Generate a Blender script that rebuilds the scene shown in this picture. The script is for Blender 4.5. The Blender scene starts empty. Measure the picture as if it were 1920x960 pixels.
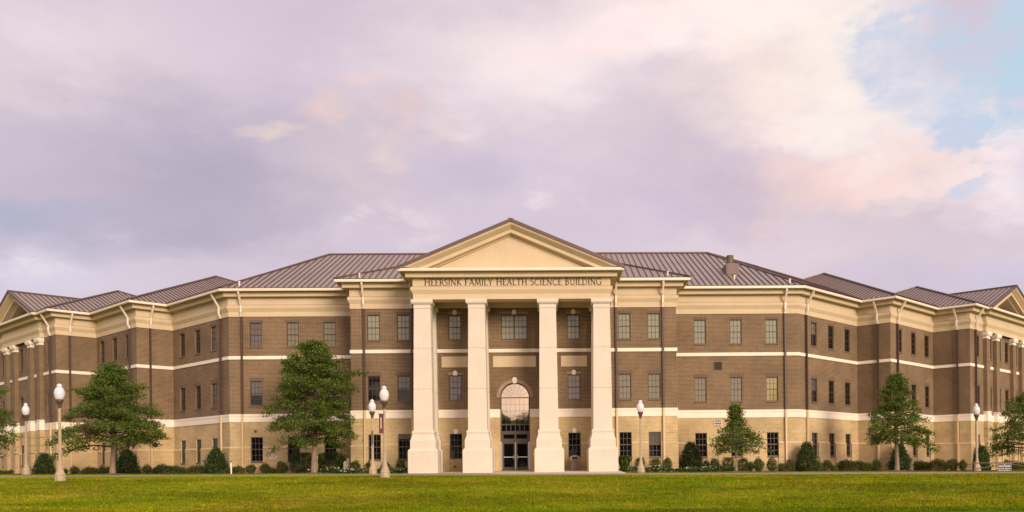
import bpy, math, random
import numpy as np
from mathutils import Vector, Matrix

# ------------------------------------------------------------------ camera
S = bpy.context.scene
COL = S.collection
CX, CZ, YAW, FPX, HY, ROLL, SX = 2.4475, 0.10, -0.0283, 1764.3, 878.53, -0.0107, 118.96
cam = bpy.data.cameras.new("camera")
cam_o = bpy.data.objects.new("camera", cam)
COL.objects.link(cam_o)
S.camera = cam_o
cam.sensor_fit = 'HORIZONTAL'
cam.sensor_width = 36.0
cam.lens = 36.0 * FPX / 1920.0
cam.shift_x = -SX / 1920.0
cam.shift_y = (HY - 480.0) / 1920.0
cam.clip_start, cam.clip_end = 0.5, 6000.0
_c, _s = math.cos(YAW), math.sin(YAW)
F_ = Vector((-_s, _c, 0)); R_ = Vector((_c, _s, 0)); U_ = Vector((0, 0, 1))
XC = R_ * math.cos(ROLL) + U_ * math.sin(ROLL)
YC = -R_ * math.sin(ROLL) + U_ * math.cos(ROLL)
m3 = Matrix((XC, YC, -F_)).transposed()
cam_o.matrix_world = Matrix.Translation((CX, 0, CZ)) @ m3.to_4x4()

# ------------------------------------------------------------------ world + sun + exposure
SUN_DIR = Vector((0.43, -0.85, 0.27)).normalized()
EXPOSURE = 1.0
S.view_settings.view_transform = 'Standard'
S.view_settings.look = 'None'
S.view_settings.gamma = 1.0
S.view_settings.use_curve_mapping = False
S.view_settings.exposure = EXPOSURE
sun = bpy.data.lights.new("sun", 'SUN')
sun.energy = 1.6
sun.angle = math.radians(22)
sun.color = (1.0, 0.80, 0.60)
sun_o = bpy.data.objects.new("sun", sun)
COL.objects.link(sun_o)
sun_o.rotation_euler = (-SUN_DIR).to_track_quat('-Z', 'Y').to_euler()

world = bpy.data.worlds.new("World")
S.world = world
world.use_nodes = True
nt = world.node_tree
nt.nodes.clear()


class NG:
    """small helper for building node graphs"""
    def __init__(self, nt):
        self.nt = nt

    def n(self, kind, **kw):
        nd = self.nt.nodes.new(kind)
        for k, v in kw.items():
            setattr(nd, k, v)
        return nd

    def put(self, sock, v):
        if isinstance(v, bpy.types.NodeSocket):
            self.nt.links.new(v, sock)
        elif isinstance(v, (tuple, list)) and len(v) == 3 and sock.type == 'RGBA':
            sock.default_value = (*v, 1)
        else:
            sock.default_value = v

    def math(self, op, a, b=0.0, c=None, clamp=False):
        nd = self.n('ShaderNodeMath', operation=op, use_clamp=clamp)
        self.put(nd.inputs[0], a); self.put(nd.inputs[1], b)
        if c is not None:
            self.put(nd.inputs[2], c)
        return nd.outputs[0]

    def vmath(self, op, a, b=None, scale=None):
        nd = self.n('ShaderNodeVectorMath', operation=op)
        self.put(nd.inputs[0], a)
        if b is not None:
            self.put(nd.inputs[1], b)
        if scale is not None:
            self.put(nd.inputs['Scale'], scale)
        return nd.outputs['Value'] if op in ('DISTANCE', 'LENGTH', 'DOT_PRODUCT') else nd.outputs[0]

    def noise(self, vec, scale, detail=4.0, rough=0.5, dist=0.0):
        nd = self.n('ShaderNodeTexNoise')
        if vec is not None:
            self.put(nd.inputs['Vector'], vec)
        nd.inputs['Scale'].default_value = scale
        nd.inputs['Detail'].default_value = detail
        nd.inputs['Roughness'].default_value = rough
        nd.inputs['Distortion'].default_value = dist
        return nd

    def mix(self, fac, a, b, mode='MIX'):
        nd = self.n('ShaderNodeMix', data_type='RGBA', blend_type=mode)
        self.put(nd.inputs[0], fac); self.put(nd.inputs[6], a); self.put(nd.inputs[7], b)
        return nd.outputs[2]

    def maprange(self, v, a, b, c=0.0, d=1.0, smooth=True):
        nd = self.n('ShaderNodeMapRange', interpolation_type='SMOOTHSTEP' if smooth else 'LINEAR')
        self.put(nd.inputs[0], v)
        for i, x in enumerate((a, b, c, d)):
            nd.inputs[1 + i].default_value = x
        return nd.outputs[0]

    def ramp(self, fac, stops):
        nd = self.n('ShaderNodeValToRGB')
        self.put(nd.inputs[0], fac)
        cr = nd.color_ramp
        while len(cr.elements) < len(stops):
            cr.elements.new(0.5)
        for e, (p, c) in zip(cr.elements, stops):
            e.position = p; e.color = (*c, 1)
        return nd.outputs[0]


def pixdir(x, y):
    """direction of sky features as seen over the building"""
    u, v = x - 960 - SX, y - HY
    u, v = u * math.cos(ROLL) + v * math.sin(ROLL), -u * math.sin(ROLL) + v * math.cos(ROLL)
    return F_ + R_ * (u / FPX) - U_ * (v / FPX)


g = NG(nt)
tc = g.n('ShaderNodeTexCoord')
D = tc.outputs['Generated']
sky = g.n('ShaderNodeTexSky', sky_type='NISHITA')
sky.sun_disc = False
sky.sun_elevation = math.asin(SUN_DIR.z)
sky.sun_rotation = math.atan2(SUN_DIR.x, SUN_DIR.y)
sky.air_density = 1.0; sky.dust_density = 2.0
# broad cloud masses: soft-edged regions of the sky placed by direction, their edges broken by noise
def lin(r, g_, b):
    return tuple((c / 255 / 12.92) if c <= 10 else ((c / 255 + 0.055) / 1.055) ** 2.4 for c in (r, g_, b))


mp = g.n('ShaderNodeMapping'); g.put(mp.inputs['Vector'], D)
mp.inputs['Rotation'].default_value = (0, math.radians(-16), 0)
mp.inputs['Scale'].default_value = (1.0, 1.0, 2.1)
P0 = mp.outputs[0]
n_big = g.noise(P0, 3.2, 5.0, 0.55)
n_med = g.noise(g.vmath('ADD', P0, (3.1, 1.7, 5.2)), 9.0, 7.0, 0.60)
n_fine = g.noise(g.vmath('ADD', P0, (9.1, 4.7, 2.2)), 24.0, 6.0, 0.62)
wv = g.vmath('SCALE', g.vmath('SUBTRACT', n_big.outputs['Color'], (0.5, 0.5, 0.5)), scale=0.17)
wv = g.vmath('ADD', wv, g.vmath('SCALE', g.vmath('SUBTRACT', n_med.outputs['Color'], (0.5, 0.5, 0.5)), scale=0.10))
wv = g.vmath('ADD', wv, g.vmath('SCALE', g.vmath('SUBTRACT', n_fine.outputs['Color'], (0.5, 0.5, 0.5)), scale=0.022))
DW = g.vmath('ADD', D, wv)


def region(x, y, w, h, amp, src=None, soft=0.0):
    """soft ellipse of sky, centre and half-size given in photo pixels"""
    d = pixdir(x, y); k = 1.0 / d.length
    rel = g.vmath('MULTIPLY', g.vmath('SUBTRACT', src or DW, tuple(d * k)), (1.0, 1.0, w / h))
    return g.maprange(g.vmath('LENGTH', rel), w / FPX * k * soft, w / FPX * k, amp, 0.0)


col = lin(212, 198, 212)
for (x, y, w, h, amp, c) in (
        (120, 60, 420, 150, 0.9, (230, 214, 220)), (520, 90, 380, 120, 0.7, (212, 196, 214)), (700, 30, 250, 90, 0.6, (203, 186, 204)),
        (330, 300, 520, 210, 0.95, (184, 173, 194)), (40, 380, 330, 150, 0.95, (176, 178, 200)), (330, 420, 330, 90, 0.8, (184, 174, 194)),
        (120, 300, 200, 60, 0.6, (200, 183, 198)), (700, 300, 330, 130, 0.8, (209, 194, 204)), (40, 530, 330, 75, 0.95, (214, 207, 224)), (250, 470, 300, 40, 0.7, (198, 190, 208)),
        (920, 110, 360, 190, 0.9, (236, 221, 224)), (1080, 130, 240, 140, 0.9, (245, 230, 233)), (1270, 10, 520, 150, 1.0, (252, 233, 230)),
        (1290, 225, 300, 120, 0.8, (218, 201, 207)), (1500, 150, 300, 260, 1.0, (254, 234, 226)), (1560, 130, 230, 210, 1.0, (255, 243, 233)), (1440, 40, 300, 110, 0.8, (255, 240, 236)),
        (1660, 250, 280, 150, 1.0, (255, 243, 237)), (1820, 310, 330, 120, 1.0, (250, 235, 238)), (1620, 360, 300, 90, 0.9, (250, 225, 219)),
        (1330, 370, 330, 90, 0.9, (201, 186, 205)), (1760, 450, 420, 90, 0.9, (216, 200, 212)), (1500, 470, 300, 70, 0.7, (224, 206, 212)), (1850, 520, 300, 70, 0.9, (208, 198, 218)),
        (880, 350, 230, 80, 0.8, (201, 189, 210)), (640, 370, 190, 70, 0.6, (214, 198, 204)), (1130, 330, 200, 90, 0.6, (214, 200, 212)),
        (600, 220, 95, 50, 0.75, (241, 208, 198)), (500, 268, 90, 28, 0.7, (232, 212, 202)), (710, 165, 90, 38, 0.7, (234, 208, 204)), (735, 232, 60, 45, 0.55, (236, 207, 204)),
        (830, 240, 70, 45, 0.7, (240, 216, 212)), (735, 292, 60, 32, 0.6, (236, 211, 203)), (880, 235, 60, 40, 0.5, (240, 230, 236)), (1430, 180, 110, 170, 0.5, (252, 223, 215)), (1530, 350, 240, 60, 0.6, (250, 215, 206)), (1480, 245, 120, 60, 0.4, (253, 226, 212)), (1150, 60, 240, 50, 0.45, (250, 224, 224))):
    col = g.mix(region(x, y, w, h, amp), col, lin(*c))
# bright cumulus tops low over the roofs
fsel = g.math('ADD', g.math('MULTIPLY', n_med.outputs[0], 0.5), g.math('MULTIPLY', n_fine.outputs[0], 0.5))
puff = g.maprange(fsel, 0.47, 0.60, 0.0, 1.0)
pm = g.math('MAXIMUM', region(720, 455, 170, 60, 1.0), region(1060, 425, 80, 60, 1.0))
pm = g.math('MAXIMUM', pm, region(60, 515, 160, 40, 0.8))
col = g.mix(g.math('MULTIPLY', g.math('MULTIPLY', pm, puff), 0.85), col, lin(240, 227, 230))
# thin texture inside the masses
tex = g.math('ADD', 1.0, g.math('MULTIPLY', g.math('SUBTRACT', g.math('ADD', g.math('MULTIPLY', n_big.outputs[0], 0.5), g.math('MULTIPLY', n_med.outputs[0], 0.5)), 0.42), 0.44))
tv = g.n('ShaderNodeCombineXYZ')
for i_ in range(3): g.put(tv.inputs[i_], tex)
cloud = g.mix(1.0, col, tv.outputs[0], 'MULTIPLY')
# openings of pale blue with ragged edges
DG = g.vmath('ADD', D, g.vmath('ADD', g.vmath('SCALE', g.vmath('SUBTRACT', n_med.outputs['Color'], (0.5, 0.5, 0.5)), scale=0.12),
                               g.vmath('SCALE', g.vmath('SUBTRACT', n_fine.outputs['Color'], (0.5, 0.5, 0.5)), scale=0.045)))
gm = None
for (x, y, w, h, amp, soft) in ((1690, 95, 140, 80, 0.90, 0.50), (1800, 110, 165, 85, 0.95, 0.40), (1930, 120, 140, 200, 1.0, 0.5), (1740, 165, 150, 75, 0.8, 0.4), (1780, 225, 72, 60, 0.95, 0.5), (1870, 230, 70, 60, 0.8, 0.4), (1812, 342, 85, 28, 0.75, 0.4), (2010, 330, 120, 70, 0.8, 0.3)):
    r_ = region(x, y, w, h, amp, DG, soft)
    gm = r_ if gm is None else g.math('MAXIMUM', gm, r_)
wisp = g.maprange(g.math('ADD', g.math('MULTIPLY', n_fine.outputs[0], 0.45), g.math('MULTIPLY', n_med.outputs[0], 0.55)), 0.44, 0.60, 1.0, 0.50)
gm = g.math('MULTIPLY', gm, wisp)
skyc = g.mix(1.0, sky.outputs[0], (0.09, 0.09, 0.09), 'MULTIPLY')
blue = g.mix(0.88, skyc, g.mix(region(1930, 110, 260, 260, 1.0, D), lin(212, 218, 240), lin(198, 222, 241)))
col = g.mix(gm, cloud, blue)
# the western half of the sky (behind the camera) lies toward the low sun: boosted brighter and warmer as front fill
sep = g.n('ShaderNodeSeparateXYZ'); g.put(sep.inputs[0], D)
back = g.maprange(g.math('ADD', g.math('MULTIPLY', sep.outputs[0], -0.35), sep.outputs[1]), 0.25, -0.8, 0.0, 1.0)
bk_n = g.maprange(g.math('ADD', g.math('MULTIPLY', n_big.outputs[0], 0.55), g.math('MULTIPLY', n_med.outputs[0], 0.45)), 0.38, 0.62, 0.62, 1.22)
bv = g.n('ShaderNodeCombineXYZ')
for i_ in range(3): g.put(bv.inputs[i_], bk_n)
col = g.mix(back, col, g.mix(1.0, g.mix(1.0, col, (2.15, 1.84, 1.50), 'MULTIPLY'), bv.outputs[0], 'MULTIPLY'))
bg = g.n('ShaderNodeBackground')
bg.inputs['Strength'].default_value = 0.10
# colours above are display-referred at exposure 0: divide by exposure, multiply by 1/strength
K = (2.0 ** -EXPOSURE) / 0.10
g.put(bg.inputs['Color'], g.mix(1.0, col, (K, K, K), 'MULTIPLY'))
out = g.n('ShaderNodeOutputWorld')
nt.links.new(bg.outputs[0], out.inputs[0])

# ------------------------------------------------------------------ helpers
rng = random.Random(7)
A = math.sqrt(0.5)


def mat(name, color, rough=0.7, metal=0.0, spec=0.5):
    m = bpy.data.materials.new(name); m.use_nodes = True
    b = m.node_tree.nodes['Principled BSDF']
    b.inputs['Base Color'].default_value = (*color, 1)
    b.inputs['Roughness'].default_value = rough
    b.inputs['Metallic'].default_value = metal
    b.inputs['Specular IOR Level'].default_value = spec
    return m


def noisy(name, c1, c2, scale=1.5, rough=0.8, bump=0.0, bscale=20.0, detail=6, metal=0.0, stretch=None, spec=0.5, streak=None):
    m = mat(name, c1, rough, metal, spec)
    q = NG(m.node_tree); b = m.node_tree.nodes['Principled BSDF']
    t = q.n('ShaderNodeTexCoord')
    v = t.outputs['Object']
    if stretch:
        mp_ = q.n('ShaderNodeMapping'); q.put(mp_.inputs[0], v); mp_.inputs['Scale'].default_value = stretch; v = mp_.outputs[0]
    f = q.maprange(q.noise(v, scale, detail, 0.6).outputs[0], 0.3, 0.7)
    cc = q.mix(f, c1, c2)
    if streak:      # rain streaks running down
        mp2 = q.n('ShaderNodeMapping'); q.put(mp2.inputs[0], t.outputs['Object']); mp2.inputs['Scale'].default_value = (3.0, 3.0, 0.25)
        sf = q.maprange(q.noise(mp2.outputs[0], 1.6, 4, 0.6).outputs[0], 0.52, 0.75, 0.0, streak)
        cc = q.mix(sf, cc, tuple(x * 0.62 for x in c1))
    q.put(b.inputs['Base Color'], cc)
    if bump:
        bp = q.n('ShaderNodeBump'); bp.inputs['Strength'].default_value = bump; bp.inputs['Distance'].default_value = 0.02
        q.put(bp.inputs['Height'], q.noise(t.outputs['Object'], bscale, 4, 0.6).outputs[0])
        q.put(b.inputs['Normal'], bp.outputs[0])
    return m


def brick_mat(name, ca, cb, mortar, bw=0.30, rh=0.10, soldier=False):
    m = mat(name, ca, 0.85)
    q = NG(m.node_tree); b = m.node_tree.nodes['Principled BSDF']
    t = q.n('ShaderNodeTexCoord')
    br = q.n('ShaderNodeTexBrick')
    q.put(br.inputs['Vector'], t.outputs['UV'])
    br.offset = 0.0 if soldier else 0.5
    br.inputs['Scale'].default_value = 1.0
    br.inputs['Brick Width'].default_value = bw
    br.inputs['Row Height'].default_value = rh
    br.inputs['Mortar Size'].default_value = 0.013
    br.inputs['Mortar Smooth'].default_value = 0.15
    br.inputs['Bias'].default_value = 0.0
    q.put(br.inputs['Color1'], ca); q.put(br.inputs['Color2'], cb); q.put(br.inputs['Mortar'], mortar)
    f = q.maprange(q.noise(t.outputs['Object'], 0.45, 5, 0.6).outputs[0], 0.3, 0.7, 0.82, 1.15)
    cv = q.n('ShaderNodeCombineXYZ')
    for i in range(3):
        q.put(cv.inputs[i], f)
    q.put(b.inputs['Base Color'], q.mix(1.0, br.outputs[0], cv.outputs[0], 'MULTIPLY'))
    bp = q.n('ShaderNodeBump'); bp.inputs['Strength'].default_value = 0.35; bp.inputs['Distance'].default_value = 0.01
    bp.invert = True
    q.put(bp.inputs['Height'], br.outputs['Fac']); q.put(b.inputs['Normal'], bp.outputs[0])
    return m


M = {}
M['brown'] = brick_mat('brown_brick', (0.108, 0.064, 0.034), (0.148, 0.092, 0.047), (0.335, 0.255, 0.155))
M['tan'] = brick_mat('tan_brick', (0.395, 0.288, 0.140), (0.490, 0.362, 0.182), (0.62, 0.51, 0.31))
M['soldier'] = brick_mat('brown_soldier_brick', (0.105, 0.066, 0.044), (0.130, 0.082, 0.055), (0.25, 0.185, 0.13), 0.10, 0.60, True)
M['eifs'] = noisy('cream_stucco', (0.575, 0.470, 0.315), (0.615, 0.505, 0.34), 0.8, 0.85, 0.15, 60, streak=0.18)
M['stone'] = noisy('pale_cast_stone', (0.80, 0.735, 0.62), (0.84, 0.78, 0.67), 1.2, 0.8, 0.1, 40, streak=0.22)
M['column'] = noisy('column_precast', (0.615, 0.565, 0.475), (0.655, 0.605, 0.515), 0.7, 0.82, 0.2, 70, streak=0.15)
M['cap'] = noisy('tan_cap_stone', (0.56, 0.42, 0.24), (0.60, 0.46, 0.27), 1.2, 0.8)
M['arch'] = noisy('brown_cast_stone', (0.31, 0.215, 0.14), (0.35, 0.25, 0.165), 2.0, 0.8)
M['gutter'] = noisy('white_gutter_metal', (0.78, 0.70, 0.58), (0.74, 0.66, 0.53), 1.5, 0.45)
M['spout_w'] = mat('white_downspout_paint', (0.78, 0.70, 0.58), 0.45)
M['spout_b'] = mat('brown_downspout_paint', (0.060, 0.034, 0.024), 0.45)
M['spout_t'] = mat('cream_downspout_paint', (0.62, 0.48, 0.28), 0.45)
M['roof'] = noisy('mauve_brown_standing_seam_metal', (0.280, 0.228, 0.196), (0.32, 0.262, 0.226), 0.35, 0.42, metal=0.15)
M['seam'] = noisy('shade_darkened_seam_metal', (0.095, 0.062, 0.053), (0.11, 0.072, 0.062), 0.6, 0.5, metal=0.2)  # ribs are the roof metal, their shade painted in as a darker colour
M['ridge'] = noisy('ridge_cap_metal', (0.105, 0.066, 0.056), (0.12, 0.078, 0.066), 0.6, 0.5, metal=0.25)
M['frame'] = mat('bronze_window_frame', (0.060, 0.042, 0.024), 0.45)
M['frame_l'] = mat('bronze_window_frame_sky_sheen', (0.11, 0.09, 0.08), 0.4)  # ground floor frames: sky reflection painted in as a lighter colour
M['door'] = mat('taupe_door_metal', (0.085, 0.070, 0.052), 0.4, 0.3)
M['steel'] = mat('brushed_steel', (0.75, 0.72, 0.66), 0.3, 0.9)
M['black'] = mat('dark_lettering', (0.075, 0.045, 0.026), 0.7)


def glass(name, col, rough=0.04, metal=0.0, spec=0.5):
    m = mat(name, col, rough, metal, spec)
    q = NG(m.node_tree); b = m.node_tree.nodes['Principled BSDF']
    t = q.n('ShaderNodeTexCoord')
    bp = q.n('ShaderNodeBump'); bp.inputs['Strength'].default_value = 0.06; bp.inputs['Distance'].default_value = 0.03
    q.put(bp.inputs['Height'], q.noise(t.outputs['Object'], 1.3, 2, 0.5).outputs[0]); q.put(b.inputs['Normal'], bp.outputs[0])
    return m


M['g_dark'] = glass('dark_glass', (0.005, 0.005, 0.005))
M['g_gray'] = glass('glass_over_gray_blind', (0.105, 0.092, 0.078), spec=0.8)
M['g_mid'] = glass('glass_over_olive_blind', (0.165, 0.155, 0.092), spec=0.8)
M['g_pale'] = glass('glass_over_pale_blind', (0.235, 0.248, 0.165), spec=0.8)
M['g_lit'] = glass('glass_painted_lit_room', (0.31, 0.265, 0.105), spec=0.8)  # lit room behind the pane, painted as a yellow base colour
M['g_arch'] = glass('tinted_mirror_glass', (0.53, 0.47, 0.33), 0.03, 1.0)


class MB:
    """mesh builder: faces with material slots and metre UVs"""
    def __init__(self):
        self.v = []; self.f = []; self.m = []; self.uv = []; self.smooth = []

    def face(self, pts, mi=0, uv=None, smooth=False):
        b = len(self.v)
        self.v += [tuple(p) for p in pts]
        self.f.append(tuple(range(b, b + len(pts)))); self.m.append(mi); self.smooth.append(smooth)
        if uv is None:
            n = Vector((0, 0, 0)); c = [Vector(p) for p in pts]
            for i in range(len(c)):
                n += c[i].cross(c[(i + 1) % len(c)])
            n = n.normalized() if n.length > 1e-12 else Vector((0, 0, 1))
            if abs(n.z) > 0.9:
                uv = [(p[0], p[1]) for p in c]
            else:
                t = Vector((-n.y, n.x, 0)).normalized()
                uv = [(p.dot(t), p.z) for p in c]
        self.uv.append(uv)

    def quad(self, a, b, c, d, mi=0, uv=None):
        self.face((a, b, c, d), mi, uv)

    def box(self, x0, x1, y0, y1, z0, z1, mi=0, M4=None):
        P = [Vector(p) for p in ((x0, y0, z0), (x1, y0, z0), (x1, y1, z0), (x0, y1, z0), (x0, y0, z1), (x1, y0, z1), (x1, y1, z1), (x0, y1, z1))]
        if M4 is not None:
            P = [M4 @ p for p in P]
        for idx in ((0, 1, 5, 4), (1, 2, 6, 5), (2, 3, 7, 6), (3, 0, 4, 7), (4, 5, 6, 7), (3, 2, 1, 0)):
            self.face([P[i] for i in idx], mi)

    def bar(self, p, q, w, h=None, mi=0, up=Vector((0, 0, 1))):
        """rectangular bar from p to q"""
        p = Vector(p); q = Vector(q); h = w if h is None else h
        d = (q - p).normalized()
        s = d.cross(up)
        s = s.normalized() if s.length > 1e-5 else Vector((1, 0, 0))
        t = s.cross(d)
        a, b = s * w / 2, t * h / 2
        P = [p - a - b, p + a - b, p + a + b, p - a + b, q - a - b, q + a - b, q + a + b, q - a + b]
        for idx in ((0, 1, 5, 4), (1, 2, 6, 5), (2, 3, 7, 6), (3, 0, 4, 7), (4, 5, 6, 7), (3, 2, 1, 0)):
            self.face([P[i] for i in idx], mi)

    def tube(self, p, q, r0, r1=None, n=8, mi=0, cap=True):
        p = Vector(p); q = Vector(q); r1 = r0 if r1 is None else r1
        d = (q - p).normalized()
        s = d.orthogonal().normalized(); t = d.cross(s)
        A0 = [p + (s * math.cos(k * 2 * math.pi / n) + t * math.sin(k * 2 * math.pi / n)) * r0 for k in range(n)]
        A1 = [q + (s * math.cos(k * 2 * math.pi / n) + t * math.sin(k * 2 * math.pi / n)) * r1 for k in range(n)]
        for k in range(n):
            j = (k + 1) % n
            self.face((A0[k], A0[j], A1[j], A1[k]), mi, smooth=True)
        if cap:
            self.face(A1, mi); self.face(A0[::-1], mi)

    def lathe(self, c, prof, n=16, mi=0, flute=0.0):
        c = Vector(c)
        rings = []
        for r, z in prof:
            rings.append([c + Vector((r * math.cos(k * 2 * math.pi / n), r * math.sin(k * 2 * math.pi / n), z)) * 1.0 if not flute else
                          c + Vector(((r * (1 - flute * (k % 2))) * math.cos(k * 2 * math.pi / n), (r * (1 - flute * (k % 2))) * math.sin(k * 2 * math.pi / n), z)) for k in range(n)])
        for i in range(len(rings) - 1):
            for k in range(n):
                j = (k + 1) % n
                self.face((rings[i][k], rings[i][j], rings[i + 1][j], rings[i + 1][k]), mi, smooth=(flute == 0))
        self.face(rings[-1], mi); self.face(rings[0][::-1], mi)

    def frusta(self, cx, cy, prof, depth_scale=1.0, mi=0, ymin=None):
        """square stack: prof = [(half, z)]"""
        P = []
        for h, z in prof:
            y0, y1 = cy - h * depth_scale, cy + h * depth_scale
            P.append([(cx - h, y0, z), (cx + h, y0, z), (cx + h, y1, z), (cx - h, y1, z)])
        for i in range(len(P) - 1):
            for k in range(4):
                j = (k + 1) % 4
                self.face((P[i][k], P[i][j], P[i + 1][j], P[i + 1][k]), mi)
        self.face(P[-1], mi); self.face(P[0][::-1], mi)

    def build(self, name, mats, parent=None, loc=None, rotz=0.0):
        me = bpy.data.meshes.new(name)
        me.from_pydata(self.v, [], self.f)
        for mm in (mats if isinstance(mats, (list, tuple)) else [mats]):
            me.materials.append(mm)
        me.polygons.foreach_set('material_index', self.m)
        me.polygons.foreach_set('use_smooth', self.smooth)
        ul = me.uv_layers.new(name='UVMap')
        flat = [x for f in self.uv for p in f for x in p]
        ul.data.foreach_set('uv', flat)
        me.update()
        o = bpy.data.objects.new(name, me); COL.objects.link(o)
        if parent is not None:
            o.parent = parent
        if loc is not None:
            o.location = loc; o.rotation_euler = (0, 0, rotz)
        return o


def tag(o, label=None, cat=None, group=None, kind=None):
    if label: o['label'] = label
    if cat: o['category'] = cat
    if group: o['group'] = group
    if kind: o['kind'] = kind
    return o


def empty(name, loc=(0, 0, 0), rotz=0.0, parent=None):
    o = bpy.data.objects.new(name, None); COL.objects.link(o)
    o.location = loc; o.rotation_euler = (0, 0, rotz); o.empty_display_size = 0.3
    if parent is not None: o.parent = parent
    return o


def inst(src, name, parent, loc, rotz):
    o = src.copy(); COL.objects.link(o); o.name = name; o.parent = parent; o.location = loc; o.rotation_euler = (0, 0, rotz)
    return o


def at(x, Y, y=880):
    """world x of photo column x at depth Y"""
    r = pixdir(x, y)
    return CX + r.x * Y / r.y


# ------------------------------------------------------------------ ground
def smooth(t):
    t = max(0.0, min(1.0, t)); return t * t * (3 - 2 * t)


def gz(X, Y):
    x = max(-60.0, min(60.0, X))
    z = -0.17 - 0.007 * x - 0.015 * max(0.0, 64 - max(Y, 50.0))
    if Y < 50:
        t = (50 - max(Y, 33.5)) / 16.5
        z0 = z
        z = z0 + (-1.43 - 0.002 * x - z0) * (0.25 * t + 0.75 * smooth(t))
    z += 0.36 * math.exp(-((X + 20) / 6.0) ** 2 - ((Y - 33.5) / 3.0) ** 2)
    z += 0.05 * math.exp(-((X + 14) / 12.0) ** 2 - ((Y - 52) / 3.5) ** 2)
    if 20 < Y < 56:
        z += 0.03 * math.sin(X * 0.31 + 1.3 * math.sin(Y * 0.4)) * math.sin(Y * 0.55 + 0.7) * min(1, (56 - Y) / 4)
    return z


def grass_material(name, bright=1.0):
    m = mat(name, (0.1, 0.12, 0.02), 0.9, spec=0.04)
    q = NG(m.node_tree); b = m.node_tree.nodes['Principled BSDF']
    t = q.n('ShaderNodeTexCoord'); v = t.outputs['Object']
    mp_ = q.n('ShaderNodeMapping'); q.put(mp_.inputs[0], v); mp_.inputs['Scale'].default_value = (0.5, 1.0, 1.0)
    n1 = q.noise(mp_.outputs[0], 0.33, 5, 0.62).outputs[0]
    n2 = q.noise(mp_.outputs[0], 1.7, 4, 0.6).outputs[0]
    n3 = q.noise(v, 14.0, 3, 0.6).outputs[0]
    f = q.math('ADD', q.math('MULTIPLY', n1, 0.6), q.math('MULTIPLY', n2, 0.4))
    c = q.ramp(f, ((0.34, (0.088 * bright, 0.136 * bright, 0.003)), (0.47, (0.142 * bright, 0.182 * bright, 0.004)),
                   (0.56, (0.200 * bright, 0.198 * bright, 0.008)), (0.68, (0.29 * bright, 0.235 * bright, 0.035))))
    sx_ = q.n('ShaderNodeSeparateXYZ'); q.put(sx_.inputs[0], v)      # greener strip at the foot of the bank
    mk = q.math('MULTIPLY', q.maprange(q.math('ADD', sx_.outputs[1], q.math('MULTIPLY', n2, 1.2)), 34.2, 35.4, 0.85, 0.0), q.maprange(sx_.outputs[0], -6.0, 5.0))
    c = q.mix(mk, c, (0.090 * bright, 0.150 * bright, 0.004))
    k = q.math('MULTIPLY', q.maprange(n3, 0.25, 0.75, 0.55, 1.4), q.math('MULTIPLY', q.maprange(q.noise(v, 3.5, 4, 0.65).outputs[0], 0.3, 0.7, 0.76, 1.18), q.maprange(q.noise(mp_.outputs[0], 0.22, 3, 0.6).outputs[0], 0.35, 0.65, 0.80, 1.22)))
    cv = q.n('ShaderNodeCombineXYZ')
    for i in range(3):
        q.put(cv.inputs[i], k)
    q.put(b.inputs['Base Color'], q.mix(1.0, c, cv.outputs[0], 'MULTIPLY'))
    return m


M['lawn'] = grass_material('lawn_turf')
M['blade'] = grass_material('grass_blades', 1.12)
_q = NG(M['blade'].node_tree); _b = M['blade'].node_tree.nodes['Principled BSDF']
_src = _b.inputs['Base Color'].links[0].from_socket
_rv = _q.maprange(_q.n('ShaderNodeNewGeometry').outputs['Random Per Island'], 0.0, 1.0, 0.60, 1.42, False)
_cv = _q.n('ShaderNodeCombineXYZ')
for _i in range(3): _q.put(_cv.inputs[_i], _rv)
_q.put(_b.inputs['Base Color'], _q.mix(1.0, _src, _cv.outputs[0], 'MULTIPLY'))
xs = [-2500, -900, -350, -160, -100] + [x * 1.2 - 72 for x in range(121)] + [100, 160, 350, 900, 2500]
ys = [-2500, -900, -300, -100, -30, 0, 12, 20] + [24 + 0.7 * k for k in range(106)] + [105, 130, 180, 350, 900, 2500]
mb = MB()
nx = len(xs)
me = bpy.data.meshes.new('lawn')
vv = [(x, y, gz(x, y)) for y in ys for x in xs]
ff = [(j * nx + i, j * nx + i + 1, (j + 1) * nx + i + 1, (j + 1) * nx + i) for j in range(len(ys) - 1) for i in range(nx - 1)]
me.from_pydata(vv, [], ff); me.materials.append(M['lawn'])
for p in me.polygons: p.use_smooth = True
lawn = bpy.data.objects.new('lawn', me); COL.objects.link(lawn); lawn['kind'] = 'structure'

M['concrete'] = noisy('path_concrete', (0.25, 0.225, 0.135), (0.31, 0.275, 0.175), 0.8, 0.9, 0.2, 40)
M['plaza'] = noisy('plaza_concrete', (0.54, 0.455, 0.33), (0.60, 0.51, 0.38), 0.6, 0.9, 0.15, 40)


def strip(name, x0, x1, y0, y1, dz, m, zf=None, nxs=60, nys=6):
    b_ = MB()
    zf = zf or (lambda x, y: gz(x, y) + dz)
    for i in range(nxs):
        for j in range(nys):
            xa, xb = x0 + (x1 - x0) * i / nxs, x0 + (x1 - x0) * (i + 1) / nxs
            ya, yb = y0 + (y1 - y0) * j / nys, y0 + (y1 - y0) * (j + 1) / nys
            b_.quad((xa, ya, zf(xa, ya)), (xb, ya, zf(xb, ya)), (xb, yb, zf(xb, yb)), (xa, yb, zf(xa, yb)))
    o = b_.build(name, m); o['kind'] = 'structure'
    return o


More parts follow.
